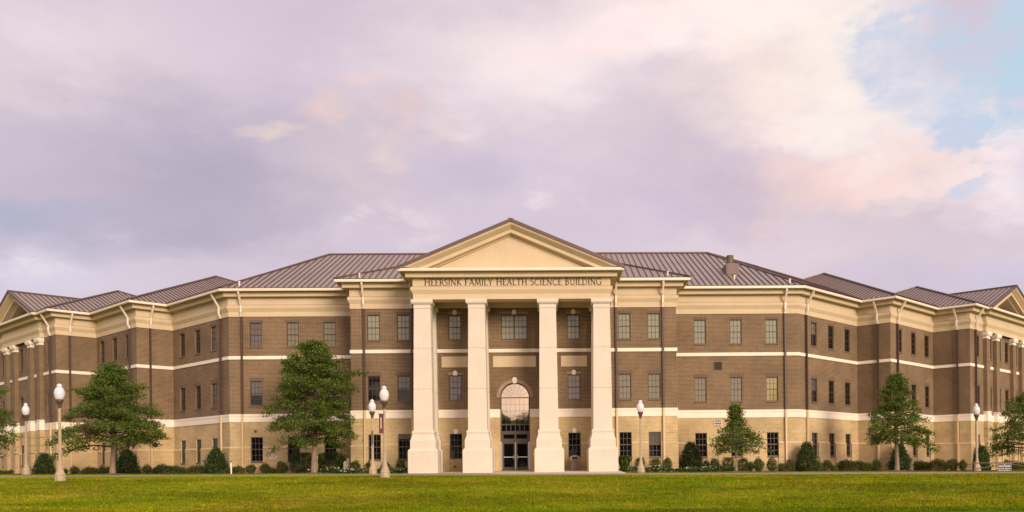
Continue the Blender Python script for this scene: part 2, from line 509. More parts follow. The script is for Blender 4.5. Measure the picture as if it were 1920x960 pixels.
strip('path', -72, 72, 56.2, 61.4, 0.02, M['concrete'], nxs=120, nys=8)
pb = MB()
PZ = lambda Y: -0.02 - 0.19 * max(0.0, (69.5 - Y)) / 8.0
pb.quad((-7.7, 61.5, PZ(61.5)), (7.5, 61.5, PZ(61.5)), (7.5, 69.7, PZ(69.7)), (-7.7, 69.7, PZ(69.7)))
pb.quad((-7.7, 61.5, -0.6), (7.5, 61.5, -0.6), (7.5, 61.5, PZ(61.5)), (-7.7, 61.5, PZ(61.5)))
pb.quad((7.5, 61.5, -0.6), (7.5, 69.7, -0.6), (7.5, 69.7, PZ(69.7)), (7.5, 61.5, PZ(61.5)))
pb.quad((-7.7, 69.7, -0.6), (-7.7, 61.5, -0.6), (-7.7, 61.5, PZ(61.5)), (-7.7, 69.7, PZ(69.7)))
pb.build('plaza', M['plaza'])['kind'] = 'structure'

# ------------------------------------------------------------------ the building
D0, DB, PB = 72.81, 69.56, 3.25
W, WB, WP = 21.95, 12.0, 6.85
YP = 65.9                                    # face of the portico architrave
L1, B1, L2, B2 = 9.84, 2.99, 8.59, 3.29
L3 = 17.0
Z_BAND0, Z_BAND1, Z_BELT0, Z_BELT1, Z_TOP = 3.93, 4.53, 8.73, 8.98, 12.0
Z_SILL = 2.0
Z_EAVE = 14.0
OV = 0.95
SLOPE = 0.4167
right = [(WB, D0), (W, D0)]
x, y = W, D0
for sgn, ln in ((1, L1), (-1, B1), (1, L2), (-1, B2), (1, L3)):
    x += A * ln; y += sgn * A * ln; right.append((x, y))
# right: bay return, front corner P1, P2 .. P6
right_full = [(WB, DB)] + right
left_full = [(-px, py) for px, py in right_full][::-1]
PERIM = left_full + right_full
NSEG = len(PERIM) - 1
seg_len = [math.dist(PERIM[i], PERIM[i + 1]) for i in range(NSEG)]
cum = [0.0]
for l_ in seg_len: cum.append(cum[-1] + l_)

bld = empty('science_building', (0, 0, 0))
tag(bld, 'three storey brown brick science building with a white columned portico and metal roof', 'building')


def seg_frame(i):
    p, q = Vector(PERIM[i]), Vector(PERIM[i + 1])
    d = (q - p).normalized()
    return p, d, Vector((d.y, -d.x))


# segment indices (left to right)
names = ['pavilion_l', 'blank2_l', 'wing2_l', 'blank1_l', 'wing1_l', 'front_l', 'ret_l', 'bay', 'ret_r', 'front_r', 'wing1_r', 'blank1_r', 'wing2_r', 'blank2_r', 'pavilion_r']
IDX = {n_: i for i, n_ in enumerate(names)}
WW, WH = 0.92, 1.87
Z_UP, Z_MID, Z_LOW = 9.68, 5.20, 0.90
wins = []      # (segment, u centre, z bottom, width, kind, style)


def along(side, d, seg):
    """distance along the segment measured from the end nearest the portico"""
    return d if side == 'r' else seg_len[IDX[seg]] - d


G = {}
for side in 'lr':
    sg = 1 if side == 'r' else -1
    s_ = 'front_' + side
    for k, xx in enumerate((14.3, 17.1, 19.9)):
        for zi, z in enumerate((Z_UP, Z_MID, Z_LOW)):
            if side == 'l':
                gk = (('g_gray', 'g_mid', 'g_pale')[2 - k] if zi == 0 else ('g_gray' if zi == 1 else 'g_dark'))
            else:
                gk = ('g_pale' if zi == 0 else (('g_mid', 'g_mid', 'g_lit')[k] if zi == 1 else 'g_dark'))
            wins.append((s_, along(side, xx - WB, s_), z, WW, gk, 'brick'))
    for k, xx in enumerate((8.15, 10.33)):
        for zi, z in enumerate((Z_UP, Z_MID, Z_LOW)):
            if side == 'l':
                gk = 'g_pale' if zi == 0 else (('g_gray', 'g_dark')[k] if zi == 1 else 'g_dark')
            else:
                gk = 'g_pale' if zi == 0 else ('g_mid' if zi == 1 else 'g_dark')
            wins.append(('bay', WB + sg * xx, z, WW, gk, 'brick'))
    for zi, z in enumerate((Z_UP, Z_MID, Z_LOW)):
        gk = 'g_pale' if zi == 0 else (('g_gray' if side == 'l' else 'g_mid') if zi == 1 else 'g_dark')
        wins.append(('bay', WB + sg * 4.37, z, WW, gk, 'stone'))
    for seg, us in (('wing1_', (2.5, 5.3, 8.1)), ('wing2_', (1.78, 4.53, 7.3)), ('pavilion_', (1.75, 4.7, 7.1, 9.1, 11.5, 14.5))):
        for k, u in enumerate(us):
            for zi, z in enumerate((Z_UP, Z_MID, Z_LOW)):
                gk = 'g_dark'
                if seg == 'wing1_' and k == 0 and zi < 2: gk = 'g_gray'
                wins.append((seg + side, along(side, u, seg + side), z, WW, gk, 'brick'))
wins.append(('bay', WB, Z_UP, 1.92, 'g_pale', 'double'))
for k_, (sg_, u_, z_, gk_) in enumerate((('bay', WB + 10.33, Z_LOW, 'g_gray|g_dark|0.5'), ('front_r', 17.1 - WB, Z_LOW, 'g_gray|g_dark|0.4'), ('bay', WB - 8.15, Z_MID, 'g_gray|g_dark|0.45'),
                                         ('bay', WB - 8.15, Z_LOW, 'g_mid|g_dark|0.82'), ('front_l', 9.95 - (19.9 - WB), Z_MID, 'g_gray|g_dark|0.42'), ('wing1_r', 2.5, Z_UP, 'g_mid|g_dark|0.5'),
                                         ('wing1_r', 2.5, Z_MID, 'g_gray|g_dark|0.5'), ('bay', WB + 8.15, Z_MID, 'g_mid'), ('front_l', 9.95 - (14.3 - WB), Z_UP, 'g_mid'))):
    for j_, wn in enumerate(wins):
        if wn[0] == sg_ and abs(wn[1] - u_) < 0.05 and wn[2] == z_: wins[j_] = wn[:4] + (gk_,) + wn[5:]
DOOR_W, DOOR_SPRING = 2.18, 5.40
DOOR_R = DOOR_W / 2


def holes_for(seg):
    h = [(u - w / 2, u + w / 2, z, z + WH) for (s2, u, z, w, gk, st) in wins if s2 == seg]
    if seg == 'bay':
        h.append((WB - DOOR_R, WB + DOOR_R, -1.0, DOOR_SPRING))
        h.append((WB - DOOR_R, WB + DOOR_R, DOOR_SPRING, DOOR_SPRING + DOOR_R))
    return h


def wall_sheet(i, z0, z1, m, name, u_off):
    """brick sheet with openings and their reveals"""
    p, d, n = seg_frame(i)
    Ls = seg_len[i]
    holes = [h for h in holes_for(names[i]) if h[3] > z0 + 1e-4 and h[2] < z1 - 1e-4]
    us = sorted(set([0, Ls] + [h[0] for h in holes] + [h[1] for h in holes]))
    zs = sorted(set([z0, z1] + [min(max(h[2], z0), z1) for h in holes] + [min(max(h[3], z0), z1) for h in holes]))
    b_ = MB()
    P = lambda u, z, o=0.0: (p.x + d.x * u + n.x * o, p.y + d.y * u + n.y * o, z)
    for a_, c_ in zip(us[:-1], us[1:]):
        for e_, f_ in zip(zs[:-1], zs[1:]):
            um, zm = (a_ + c_) / 2, (e_ + f_) / 2
            if any(h[0] < um < h[1] and h[2] < zm < h[3] for h in holes):
                continue
            b_.quad(P(a_, e_), P(c_, e_), P(c_, f_), P(a_, f_), 0, [(u_off + a_, e_), (u_off + c_, e_), (u_off + c_, f_), (u_off + a_, f_)])
    R = -0.16
    for h in holes:
        zb, zt = max(h[2], z0), min(h[3], z1)
        if names[i] == 'bay' and abs(h[2] - DOOR_SPRING) < 1e-6:      # arch head: spandrels and curved soffit
            N = 20
            pts = [(WB - DOOR_R * math.cos(math.pi * k / N), DOOR_SPRING + DOOR_R * math.sin(math.pi * k / N)) for k in range(N + 1)]
            for k in range(N):
                (ua, za), (ub, zb_) = pts[k], pts[k + 1]
                b_.quad(P(ua, za), P(ub, zb_), P(ub, h[3]), P(ua, h[3]), 0, [(u_off + ua, za), (u_off + ub, zb_), (u_off + ub, h[3]), (u_off + ua, h[3])])
                b_.quad(P(ua, za), P(ua, za, -0.35), P(ub, zb_, -0.35), P(ub, zb_))
            continue
        rr = -0.35 if (names[i] == 'bay' and h[1] - h[0] > 2.1) else R
        b_.quad(P(h[0], zb), P(h[0], zt), P(h[0], zt, rr), P(h[0], zb, rr))
        b_.quad(P(h[1], zb), P(h[1], zb, rr), P(h[1], zt, rr), P(h[1], zt))
        if zt == h[3] and not (names[i] == 'bay' and h[2] < 0): b_.quad(P(h[0], zt), P(h[1], zt), P(h[1], zt, rr), P(h[0], zt, rr))
        if zb == h[2]: b_.quad(P(h[0], zb), P(h[0], zb, rr), P(h[1], zb, rr), P(h[1], zb))
    return b_.build(name, m, bld)


for i in range(NSEG):
    wall_sheet(i, -1.2, Z_BAND1 - 0.05, M['tan'], 'ground_floor_wall', cum[i])
    wall_sheet(i, Z_BAND1 - 0.05, Z_TOP + 0.3, M['brown'], 'upper_wall', cum[i])


def offset_path(path, o):
    """mitred offset of an open polyline to its outer (right-hand) side"""
    P = [Vector(p) for p in path]; res = []
    for k in range(len(P)):
        ns = []
        if k > 0:
            d = (P[k] - P[k - 1]).normalized(); ns.append(Vector((d.y, -d.x)))
        if k < len(P) - 1:
            d = (P[k + 1] - P[k]).normalized(); ns.append(Vector((d.y, -d.x)))
        if len(ns) == 1:
            res.append(P[k] + ns[0] * o)
        else:
            mm = (ns[0] + ns[1]).normalized()
            res.append(P[k] + mm * (o / mm.dot(ns[0])))
    return res


def sweep(b_, path, prof, mi=0, u0=0.0, caps=True):
    rails = [offset_path(path, o) for o, z in prof]
    lens = [0.0]
    for k in range(len(path) - 1): lens.append(lens[-1] + math.dist(path[k], path[k + 1]))
    vlen = [0.0]
    for k in range(len(prof) - 1): vlen.append(vlen[-1] + math.dist(prof[k], prof[k + 1]))
    for k in range(len(path) - 1):
        for j in range(len(prof) - 1):
            a_, c_ = rails[j][k], rails[j][k + 1]; e_, f_ = rails[j + 1][k + 1], rails[j + 1][k]
            uva, uvb = u0 + lens[k], u0 + lens[k + 1]
            b_.quad((a_.x, a_.y, prof[j][1]), (c_.x, c_.y, prof[j][1]), (e_.x, e_.y, prof[j + 1][1]), (f_.x, f_.y, prof[j + 1][1]), mi,
                    [(uva, prof[0][1] + vlen[j]), (uvb, prof[0][1] + vlen[j]), (uvb, prof[0][1] + vlen[j + 1]), (uva, prof[0][1] + vlen[j + 1])])
    if caps and len(prof) > 2:
        for k in (0, len(path) - 1):
            ring = [(rails[j][k].x, rails[j][k].y, prof[j][1]) for j in range(len(prof))]
            b_.face(ring if k else ring[::-1], mi)


def perim_sub(s0, s1):
    def pt(s):
        i = max(0, min(NSEG - 1, next((k for k in range(NSEG) if cum[k + 1] >= s - 1e-9), NSEG - 1)))
        p, d, n = seg_frame(i); q = p + d * (s - cum[i]); return (q.x, q.y)
    res = [pt(s0)] + [PERIM[i] for i in range(NSEG + 1) if s0 + 1e-6 < cum[i] < s1 - 1e-6] + [pt(s1)]
    return res


def cuts(z):
    c = []
    for i in range(NSEG):
        for h in holes_for(names[i]):
            if h[2] < z < h[3]:
                c.append((cum[i] + h[0], cum[i] + h[1]))
    c.sort(); return c


def ring_parts(z, prof_fn):
    s = 0.0
    for a_, b2 in cuts(z) + [(cum[-1], None)]:
        if a_ - s > 0.02: prof_fn(s, a_)
        s = b2


# water table (proud tan base) and its sloped stone cap
b1, b2, b3, b4 = MB(), MB(), MB(), MB()
def base_piece(s0, s1):
    q1, q2 = MB(), MB()
    sweep(q1, perim_sub(s0, s1), [(0, -1.2), (0.07, -1.2), (0.07, Z_SILL - 0.10)], 0, s0)
    sweep(q2, perim_sub(s0, s1), [(0, Z_SILL - 0.10), (0.085, Z_SILL - 0.10), (0.085, Z_SILL - 0.04), (0.0, Z_SILL + 0.05)], 0, s0)
    q2.build('base_cap', M['cap'], q1.build('base_course', M['tan'], bld))


ring_parts(1.5, base_piece)
# the part below the window sills runs on unbroken except at the door
sd = cum[IDX['bay']] + WB
for s0, s1 in ((0, sd - DOOR_R), (sd + DOOR_R, cum[-1])):
    b3 = MB(); sweep(b3, perim_sub(s0, s1), [(0, Z_BAND0), (0.05, Z_BAND0), (0.05, Z_BAND0 + 0.42), (0.075, Z_BAND0 + 0.44), (0.075, Z_BAND1), (0.0, Z_BAND1 + 0.01)]); b3.build('stone_band', M['stone'], bld)
sweep(b4, PERIM, [(0, Z_BELT0), (0.06, Z_BELT0), (0.06, Z_BELT1), (0, Z_BELT1 + 0.01)])
b4.build('belt_course', M['stone'], bld)

# cornice path: with the portico and the slightly proud pavilions
PAV_C, PAV_H, PAV_O = 8.1, 5.2, 0.35


def pav_jog(side):
    i = IDX['pavilion_' + side]; p, d, n = seg_frame(i)
    c = along(side, PAV_C, 'pavilion_' + side)
    pts = []
    for u, o in ((c - PAV_H, 0), (c - PAV_H, PAV_O), (c + PAV_H, PAV_O), (c + PAV_H, 0)):
        q = p + d * u + n * o; pts.append((q.x, q.y))
    return pts


cpath = [PERIM[0]] + pav_jog('l') + PERIM[1:8] + [(-WP, DB), (-WP, YP), (WP, YP), (WP, DB)] + PERIM[8:NSEG] + pav_jog('r') + [PERIM[-1]]
CORN = [(0, 12.0), (0.04, 12.0), (0.04, 12.36), (0.18, 12.64), (0.18, 12.86), (0.0, 12.862), (0.0, 12.905), (0.055, 12.905), (0.055, 13.50), (0.10, 13.50), (0.10, 13.47), (0.50, 13.47), (0.50, 13.70), (0.54, 13.705), (0.54, 13.83), (0.62, 13.90), (0.90, 13.92)]
bc = MB(); sweep(bc, cpath, CORN); bc.build('cornice', M['eifs'], bld)
bg_ = MB(); sweep(bg_, cpath, [(0.84, 13.90), (0.84, 13.81), (0.93, 13.80), (0.96, 13.84), (0.96, 14.0), (0.90, 14.02), (0.5, 14.06)]); bg_.build('gutter', M['gutter'], bld)


# windows -----------------------------------------------------------
def window_meshes(w, cols, double=False):
    f = MB(); ft = 0.055
    f.box(-w / 2, -w / 2 + ft, 0.08, 0.15, 0, WH); f.box(w / 2 - ft, w / 2, 0.08, 0.15, 0, WH)
    f.box(-w / 2 + ft, w / 2 - ft, 0.08, 0.15, WH - ft, WH); f.box(-w / 2 + ft, w / 2 - ft, 0.08, 0.15, 0, ft)
    units = [(-w / 2 + ft, w / 2 - ft)]
    if double:
        f.box(-0.05, 0.05, 0.075, 0.15, ft, WH - ft)
        units = [(-w / 2 + ft, -0.05), (0.05, w / 2 - ft)]
    for a_, c_ in units:
        zm = WH / 2
        f.box(a_, c_, 0.085, 0.14, zm - 0.03, zm + 0.03)
        for sz0, sz1 in ((ft, zm - 0.03), (zm + 0.03, WH - ft)):
            for k in range(1, cols):
                xx = a_ + (c_ - a_) * k / cols
                f.box(xx - 0.013, xx + 0.013, 0.10, 0.127, sz0, sz1)
            zz = (sz0 + sz1) / 2
            f.box(a_, c_, 0.103, 0.124, zz - 0.013, zz + 0.013)
    g_ = MB()
    for a_, c_ in units:
        g_.quad((a_ - 0.01, 0.13, ft - 0.01), (c_ + 0.01, 0.13, ft - 0.01), (c_ + 0.01, 0.13, WH - ft + 0.01), (a_ - 0.01, 0.13, WH - ft + 0.01))
    return f, g_


protos = {}


def get_window(w, style, gk, dark):
    key = (w, style, gk, dark)
    if key in protos: return protos[key]
    f, g_ = window_meshes(w, 3, style == 'double')
    fo = f.build('window', M['frame_l'] if dark else M['frame'], bld)
    if '|' in gk:
        ga, gb, fr_ = gk.split('|')
        g_ = MB(); zs_ = 0.045 + (WH - 0.09) * float(fr_)
        for a_, c_ in ((-w / 2 + 0.045, w / 2 - 0.045),):
            g_.quad((a_, 0.13, 0.045), (c_, 0.13, 0.045), (c_, 0.13, zs_), (a_, 0.13, zs_), 1); g_.quad((a_, 0.13, zs_), (c_, 0.13, zs_), (c_, 0.13, WH - 0.045), (a_, 0.13, WH - 0.045), 0)
        go = g_.build('pane', [M[ga], M[gb]], fo)
    else:
        go = g_.build('pane', M[gk], fo)
    kids = [go]
    s = MB()
    if style == 'brick':
        s.box(-w / 2 - 0.06, w / 2 + 0.06, -0.05, 0.08, -0.10, 0.0); kids.append(s.build('sill', M['soldier'], fo))
        if not dark:
            t = MB(); t.box(-w / 2 - 0.10, w / 2 + 0.10, -0.006, 0.05, WH, WH + 0.24); kids.append(t.build('lintel', M['soldier'], fo))
    protos[key] = (fo, kids)
    return protos[key]


used = set()
for (seg, u, z, w, gk, st) in wins:
    i = IDX[seg]; p, d, n = seg_frame(i)
    q = p + d * u
    dark = z == Z_LOW
    key = (w, st, gk, dark)
    fo, kids = get_window(w, st, gk, dark)
    rz = math.atan2(d.y, d.x)
    if key in used:
        f2 = inst(fo, 'window', bld, (q.x, q.y, z), rz)
        for k_ in kids:
            c2 = k_.copy(); COL.objects.link(c2); c2.parent = f2
    else:
        used.add(key); f2 = fo
        fo.location = (q.x, q.y, z); fo.rotation_euler = (0, 0, rz)
    if st in ('stone', 'double'):
        if not (st == 'stone' and z == Z_LOW):
            t = MB(); t.box(-w / 2 - 0.05, w / 2 + 0.05, -0.03, 0.05, WH, WH + 0.20); t.build('lintel', M['arch'], f2)
        t = MB()
        prof = [(-0.13, -0.02), (0.13, -0.02), (0.17, 0.18), (0.12, 0.28), (0.06, 0.33), (-0.06, 0.33), (-0.12, 0.28), (-0.17, 0.18)]
        fr = [(x_, -0.07, WH + z_) for x_, z_ in prof]; bk = [(x_, 0.02, WH + z_) for x_, z_ in prof]
        t.face(fr)
        for k in range(len(prof)):
            j = (k + 1) % len(prof); t.quad(fr[j], fr[k], bk[k], bk[j])
        t.build('keystone', M['stone'], f2)

# cream inscription panels on the portico wall
for x0, x1 in ((-5.36, -3.43), (-1.58, 1.58), (3.43, 5.36)):
    t = MB(); t.box(x0, x1, DB - 0.03, DB + 0.05, 7.65, 8.45); t.build('wall_panel', M['eifs'], bld)

# entrance ----------------------------------------------------------
ent = empty('entrance_door', (0, DB + 0.30, 0.0), 0, bld)
e1 = MB()      # dark frame of the whole bay
for xa, xb in ((-DOOR_R, -DOOR_R + 0.09), (DOOR_R - 0.09, DOOR_R)):
    e1.box(xa, xb, -0.1, 0.05, 0, DOOR_SPRING)
for za, zb in ((2.12, 2.30), (2.74, 2.93), (3.36, 3.46), (DOOR_SPRING - 0.03, DOOR_SPRING + 0.03)):
    e1.box(-DOOR_R + 0.09, DOOR_R - 0.09, -0.09, 0.05, za, zb)
for k in range(1, 6):
    xx = -1.0 + 2.0 * k / 6
    e1.box(xx - 0.03, xx + 0.03, -0.07, 0.05, 2.93, 3.36)
e1.box(-0.07, 0.07, -0.08, 0.05, 2.30, 2.74)
for xa in (-1.0, 0.88):
    e1.box(xa, xa + 0.12, -0.08, 0.05, 2.30, 2.74)
e1.box(-0.98, 0.98, -0.075, 0.05, 2.28, 2.36); e1.box(-0.98, 0.98, -0.075, 0.05, 2.68, 2.76)
N = 24
for k in range(N):       # arched head of the frame
    t0, t1 = math.pi * k / N, math.pi * (k + 1) / N
    ro, ri = DOOR_R, DOOR_R - 0.07
    pa = [(-r * math.cos(t), z_, DOOR_SPRING + r * math.sin(t)) for (r, t, z_) in ((ri, t0, -0.09), (ro, t0, -0.09), (ro, t1, -0.09), (ri, t1, -0.09))]
    e1.face(pa)
    e1.face([pa[0], pa[3], (pa[3][0], 0.05, pa[3][2]), (pa[0][0], 0.05, pa[0][2])])
e1.build('door_frame', M['door'], ent)
e2 = MB()      # mirror glazing with its thin grid
e2.quad((-1.0, 0, 3.46), (1.0, 0, 3.46), (1.0, 0, DOOR_SPRING), (-1.0, 0, DOOR_SPRING))
fan = [(-1.02 * math.cos(math.pi * k / N), 0, DOOR_SPRING + 1.02 * math.sin(math.pi * k / N)) for k in range(N + 1)]
e2.face(fan[::-1])
arch_g = e2.build('arched_glazing', M['g_arch'], ent)
e3 = MB()
for k in range(1, 6):
    xx = -1.0 + 2.0 * k / 6; e3.box(xx - 0.006, xx + 0.006, -0.03, -0.005, 3.46, DOOR_SPRING - 0.03)
for zz in (3.94, 4.42, 4.90):
    e3.box(-1.0, 1.0, -0.028, -0.006, zz - 0.006, zz + 0.006)
for k in range(1, 8):
    t_ = math.pi * k / 8
    e3.bar((-0.25 * math.cos(t_), -0.017, DOOR_SPRING + 0.25 * math.sin(t_)), (-1.02 * math.cos(t_), -0.017, DOOR_SPRING + 1.02 * math.sin(t_)), 0.014)
e3.build('glazing_bars', M['door'], arch_g)
e4 = MB(); e4.quad((-1.0, 0.01, 2.30), (1.0, 0.01, 2.30), (1.0, 0.01, 3.37), (-1.0, 0.01, 3.37)); e4.build('transom_glass', M['g_dark'], ent)
for sg in (-1, 1):
    d_ = MB()
    xa, xb = (-0.97, -0.015) if sg < 0 else (0.015, 0.97)
    d_.box(xa, xa + 0.12, -0.06, 0.0, 0.02, 2.12); d_.box(xb - 0.12, xb, -0.06, 0.0, 0.02, 2.12)
    d_.box(xa + 0.12, xb - 0.12, -0.06, 0.0, 1.98, 2.12); d_.box(xa + 0.12, xb - 0.12, -0.06, 0.0, 0.02, 0.26)
    do = d_.build('door_leaf', M['door'], ent)
    g2 = MB(); g2.quad((xa + 0.11, -0.02, 0.25), (xb - 0.11, -0.02, 0.25), (xb - 0.11, -0.02, 1.99), (xa + 0.11, -0.02, 1.99)); g2.build('door_glass', M['g_dark'], do)
    h2 = MB(); h2.bar((xa + 0.08, -0.11, 1.0), (xb - 0.08, -0.11, 1.0), 0.05, 0.06)
    hx = -0.10 if sg < 0 else 0.10
    for k in range(8):
        t0, t1 = math.pi * (k / 8 - 0.5), math.pi * ((k + 1) / 8 - 0.5)
        h2.tube((hx + sg * -0.0 - sg * (0.09 * math.cos(t0) - 0.09), -0.14, 1.0 + 0.16 * math.sin(t0)), (hx - sg * (0.09 * math.cos(t1) - 0.09), -0.14, 1.0 + 0.16 * math.sin(t1)), 0.018, n=6)
    h2.build('handle', M['steel'], do)
jb = MB()
for xa in (-DOOR_R + 0.005, DOOR_R - 0.045): jb.box(xa, xa + 0.04, -0.14, -0.10, 0, 2.15)
jb.build('door_jamb', M['gutter'], ent)
ar = MB()       # arch ring
for k in range(N):
    t0, t1 = math.pi * k / N, math.pi * (k + 1) / N
    ri, ro = DOOR_R, DOOR_R + 0.26
    P8 = lambda r, t, y_: (-r * math.cos(t), y_, DOOR_SPRING - 0.0 + r * math.sin(t))
    y0, y1 = DB - 0.06, DB + 0.02
    ar.quad(P8(ri, t0, y0), P8(ri, t1, y0), P8(ro, t1, y0), P8(ro, t0, y0))
    ar.quad(P8(ro, t0, y0), P8(ro, t1, y0), P8(ro, t1, y1), P8(ro, t0, y1))
    ar.quad(P8(ri, t1, y0), P8(ri, t0, y0), P8(ri, t0, y1), P8(ri, t1, y1))
for sg in (-1, 1):
    xa, xb = sorted((sg * DOOR_R, sg * (DOOR_R + 0.26)))
    ar.quad((xa, DB - 0.06, DOOR_SPRING), (xb, DB - 0.06, DOOR_SPRING), (xb, DB + 0.02, DOOR_SPRING), (xa, DB + 0.02, DOOR_SPRING))
aro = ar.build('door_arch', M['arch'], bld)
ks = MB()
prof = [(-0.13, -0.06), (0.13, -0.06), (0.19, 0.24), (0.12, 0.36), (0.06, 0.40), (-0.06, 0.40), (-0.12, 0.36), (-0.19, 0.24)]
fr = [(x_, DB - 0.11, DOOR_SPRING + DOOR_R + z_) for x_, z_ in prof]; bk = [(x_, DB, DOOR_SPRING + DOOR_R + z_) for x_, z_ in prof]
ks.face(fr)
for k in range(8): ks.quad(fr[(k + 1) % 8], fr[k], bk[k], bk[(k + 1) % 8])
ks.build('keystone', M['stone'], aro)
kp = MB(); kp.box(1.30, 1.37, DB - 0.12, DB - 0.075, 1.05, 1.25); kp.build('keypad', M['gutter'], bld)

# portico -------------------------------------------------------------
SH0, SH1 = 0.665, 0.575


def shaft(b_, cx_, cy_, dsc):
    zs_ = (2.89, 5.75, 8.60, 11.39)
    hw = lambda z: SH0 + (SH1 - SH0) * ((z - 2.89) / 8.5) ** 1.25
    for k in range(3):
        za, zb = zs_[k] + (0.018 if k else 0), zs_[k + 1] - (0.018 if k < 2 else 0)
        st = [(hw(za + (zb - za) * j / 4), za + (zb - za) * j / 4) for j in range(5)]
        b_.frusta(cx_, cy_, st, dsc)
    for z in zs_[1:3]:
        b_.frusta(cx_, cy_, [(hw(z) - 0.035, z - 0.03), (hw(z) - 0.035, z + 0.03)], dsc)


CAP = [(0.575, 11.30), (0.575, 11.39), (0.615, 11.40), (0.615, 11.455), (0.585, 11.465), (0.585, 11.64), (0.62, 11.66), (0.70, 11.72), (0.745, 11.80), (0.745, 11.97), (0.735, 12.0)]
BASE = [(1.03, -0.5), (1.03, 1.44), (0.94, 1.58), (0.885, 1.585), (0.885, 2.16), (0.85, 2.22), (0.84, 2.26), (0.79, 2.40), (0.755, 2.58), (0.74, 2.60), (0.755, 2.64), (0.775, 2.70), (0.775, 2.78), (0.74, 2.83), (0.69, 2.86), (0.67, 2.89), (0.60, 2.90)]
for cxx in (-6.27, -2.49, 2.49, 6.27):
    cy_ = YP + 0.60
    ce = empty('column', (0, 0, 0), 0, bld)
    b_ = MB(); shaft(b_, cxx, cy_, 1.0); b_.build('shaft', M['column'], ce)
    b_ = MB(); b_.frusta(cxx, cy_, CAP); b_.build('capital', M['column'], ce)
    b_ = MB(); b_.frusta(cxx, cy_, BASE); b_.build('plinth', M['column'], ce)
    pe = empty('pilaster', (0, 0, 0), 0, bld)
    b_ = MB(); shaft(b_, cxx, DB + 0.02, 1.0); b_.build('shaft', M['column'], pe)
    b_ = MB(); b_.frusta(cxx, DB + 0.02, CAP); b_.build('capital', M['column'], pe)
    b_ = MB(); b_.frusta(cxx, DB + 0.02, BASE); b_.build('plinth', M['column'], pe)
bm_ = MB()
bm_.box(-WP + 0.01, WP - 0.01, YP + 0.01, YP + 1.15, 12.005, 13.9)
bm_.box(-WP + 0.01, -WP + 1.15, YP + 1.15, DB - 0.30, 12.005, 13.9); bm_.box(WP - 1.15, WP - 0.01, YP + 1.15, DB - 0.30, 12.005, 13.9)
bm_.box(-WP + 0.01, WP - 0.01, DB - 0.30, DB - 0.01, 12.006, 13.9)
bm_.box(-WP + 1.15, WP - 1.15, YP + 1.15, DB - 0.30, 12.55, 12.7)
bm_.build('portico_beam', M['eifs'], bld)

# pediments ------------------------------------------------------------


def pediment(frame, half, recess, name_prefix, brick_tymp=False, back=20.0):
    """gable in a local frame: x along, y inwards, origin on the entablature face at the centre; z absolute"""
    o = empty('pediment', frame[0], frame[1], bld)
    he = half + OV + 0.02
    top = lambda x_: Z_EAVE + 0.06 + SLOPE * (he - abs(x_))
    b_ = MB()
    prof = [(-0.94, -0.10), (-0.94, -0.24), (-0.90, -0.30), (-0.55, -0.52), (-0.50, -0.52), (-0.50, -0.78), (-0.06, -0.80), (-0.06, -0.90), (0.0, -0.92), (recess, -0.92)]
    for sgn in (-1, 1):
        for j in range(len(prof) - 1):
            (ya, da), (yb, db) = prof[j], prof[j + 1]
            # each profile line ends where it meets the gutter plane
            ea = he + (da + 0.0) / SLOPE; eb = he + (db + 0.0) / SLOPE
            pts = [(sgn * ea, ya, Z_EAVE + 0.06), (0, ya, top(0) + da), (0, yb, top(0) + db), (sgn * eb, yb, Z_EAVE + 0.06)]
            b_.face(pts if sgn < 0 else pts[::-1])
    b_.build('raking_cornice', M['eifs'], o)
    t = MB()
    e_ = he - 0.92 / SLOPE
    t.face([(-e_, recess, Z_EAVE + 0.02), (e_, recess, Z_EAVE + 0.02), (0, recess, top(0) - 0.90)], 0)
    t.build('tympanum', M['tan'] if brick_tymp else M['eifs'], o)
    s_ = MB(); s_.quad((-he + 0.3, -0.92, Z_EAVE + 0.015), (he - 0.3, -0.92, Z_EAVE + 0.015), (he - 0.3, recess + 0.1, Z_EAVE + 0.05), (-he + 0.3, recess + 0.1, Z_EAVE + 0.05)); s_.build('cornice_flashing', M['gutter'], o)
    # gable roof
    r = MB()
    yo = -0.99
    for sgn in (-1, 1):
        a_, c_, e2_, f2_ = (sgn * (he + 0.03), yo, top(he + 0.03)), (0, yo, top(0)), (0, back, top(0)), (sgn * (he + 0.03), back, top(he + 0.03))
        r.face([a_, f2_, e2_, c_] if sgn > 0 else [a_, c_, e2_, f2_])
        dn = lambda p_: (p_[0], p_[1], p_[2] - 0.17)
        r.quad(a_, c_, dn(c_), dn(a_)); 
        r.quad(dn(a_), dn(c_), (0, yo + 0.3, top(0) - 0.17), (sgn * (he + 0.03), yo + 0.3, top(he + 0.03) - 0.17))
        k = 0.25
        while k < back:
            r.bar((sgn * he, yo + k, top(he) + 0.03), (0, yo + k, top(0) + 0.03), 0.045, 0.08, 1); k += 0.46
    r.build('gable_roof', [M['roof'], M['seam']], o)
    c = MB(); c.bar((0, yo - 0.02, top(0) + 0.03), (0, back, top(0) + 0.03), 0.34, 0.12)
    for sgn in (-1, 1):
        c.bar((sgn * (he + 0.05), yo - 0.012, top(he + 0.03) - 0.03), (0, yo - 0.012, top(0) - 0.03), 0.06, 0.20)
    c.build('ridge_cap', M['ridge'], o)
    return o


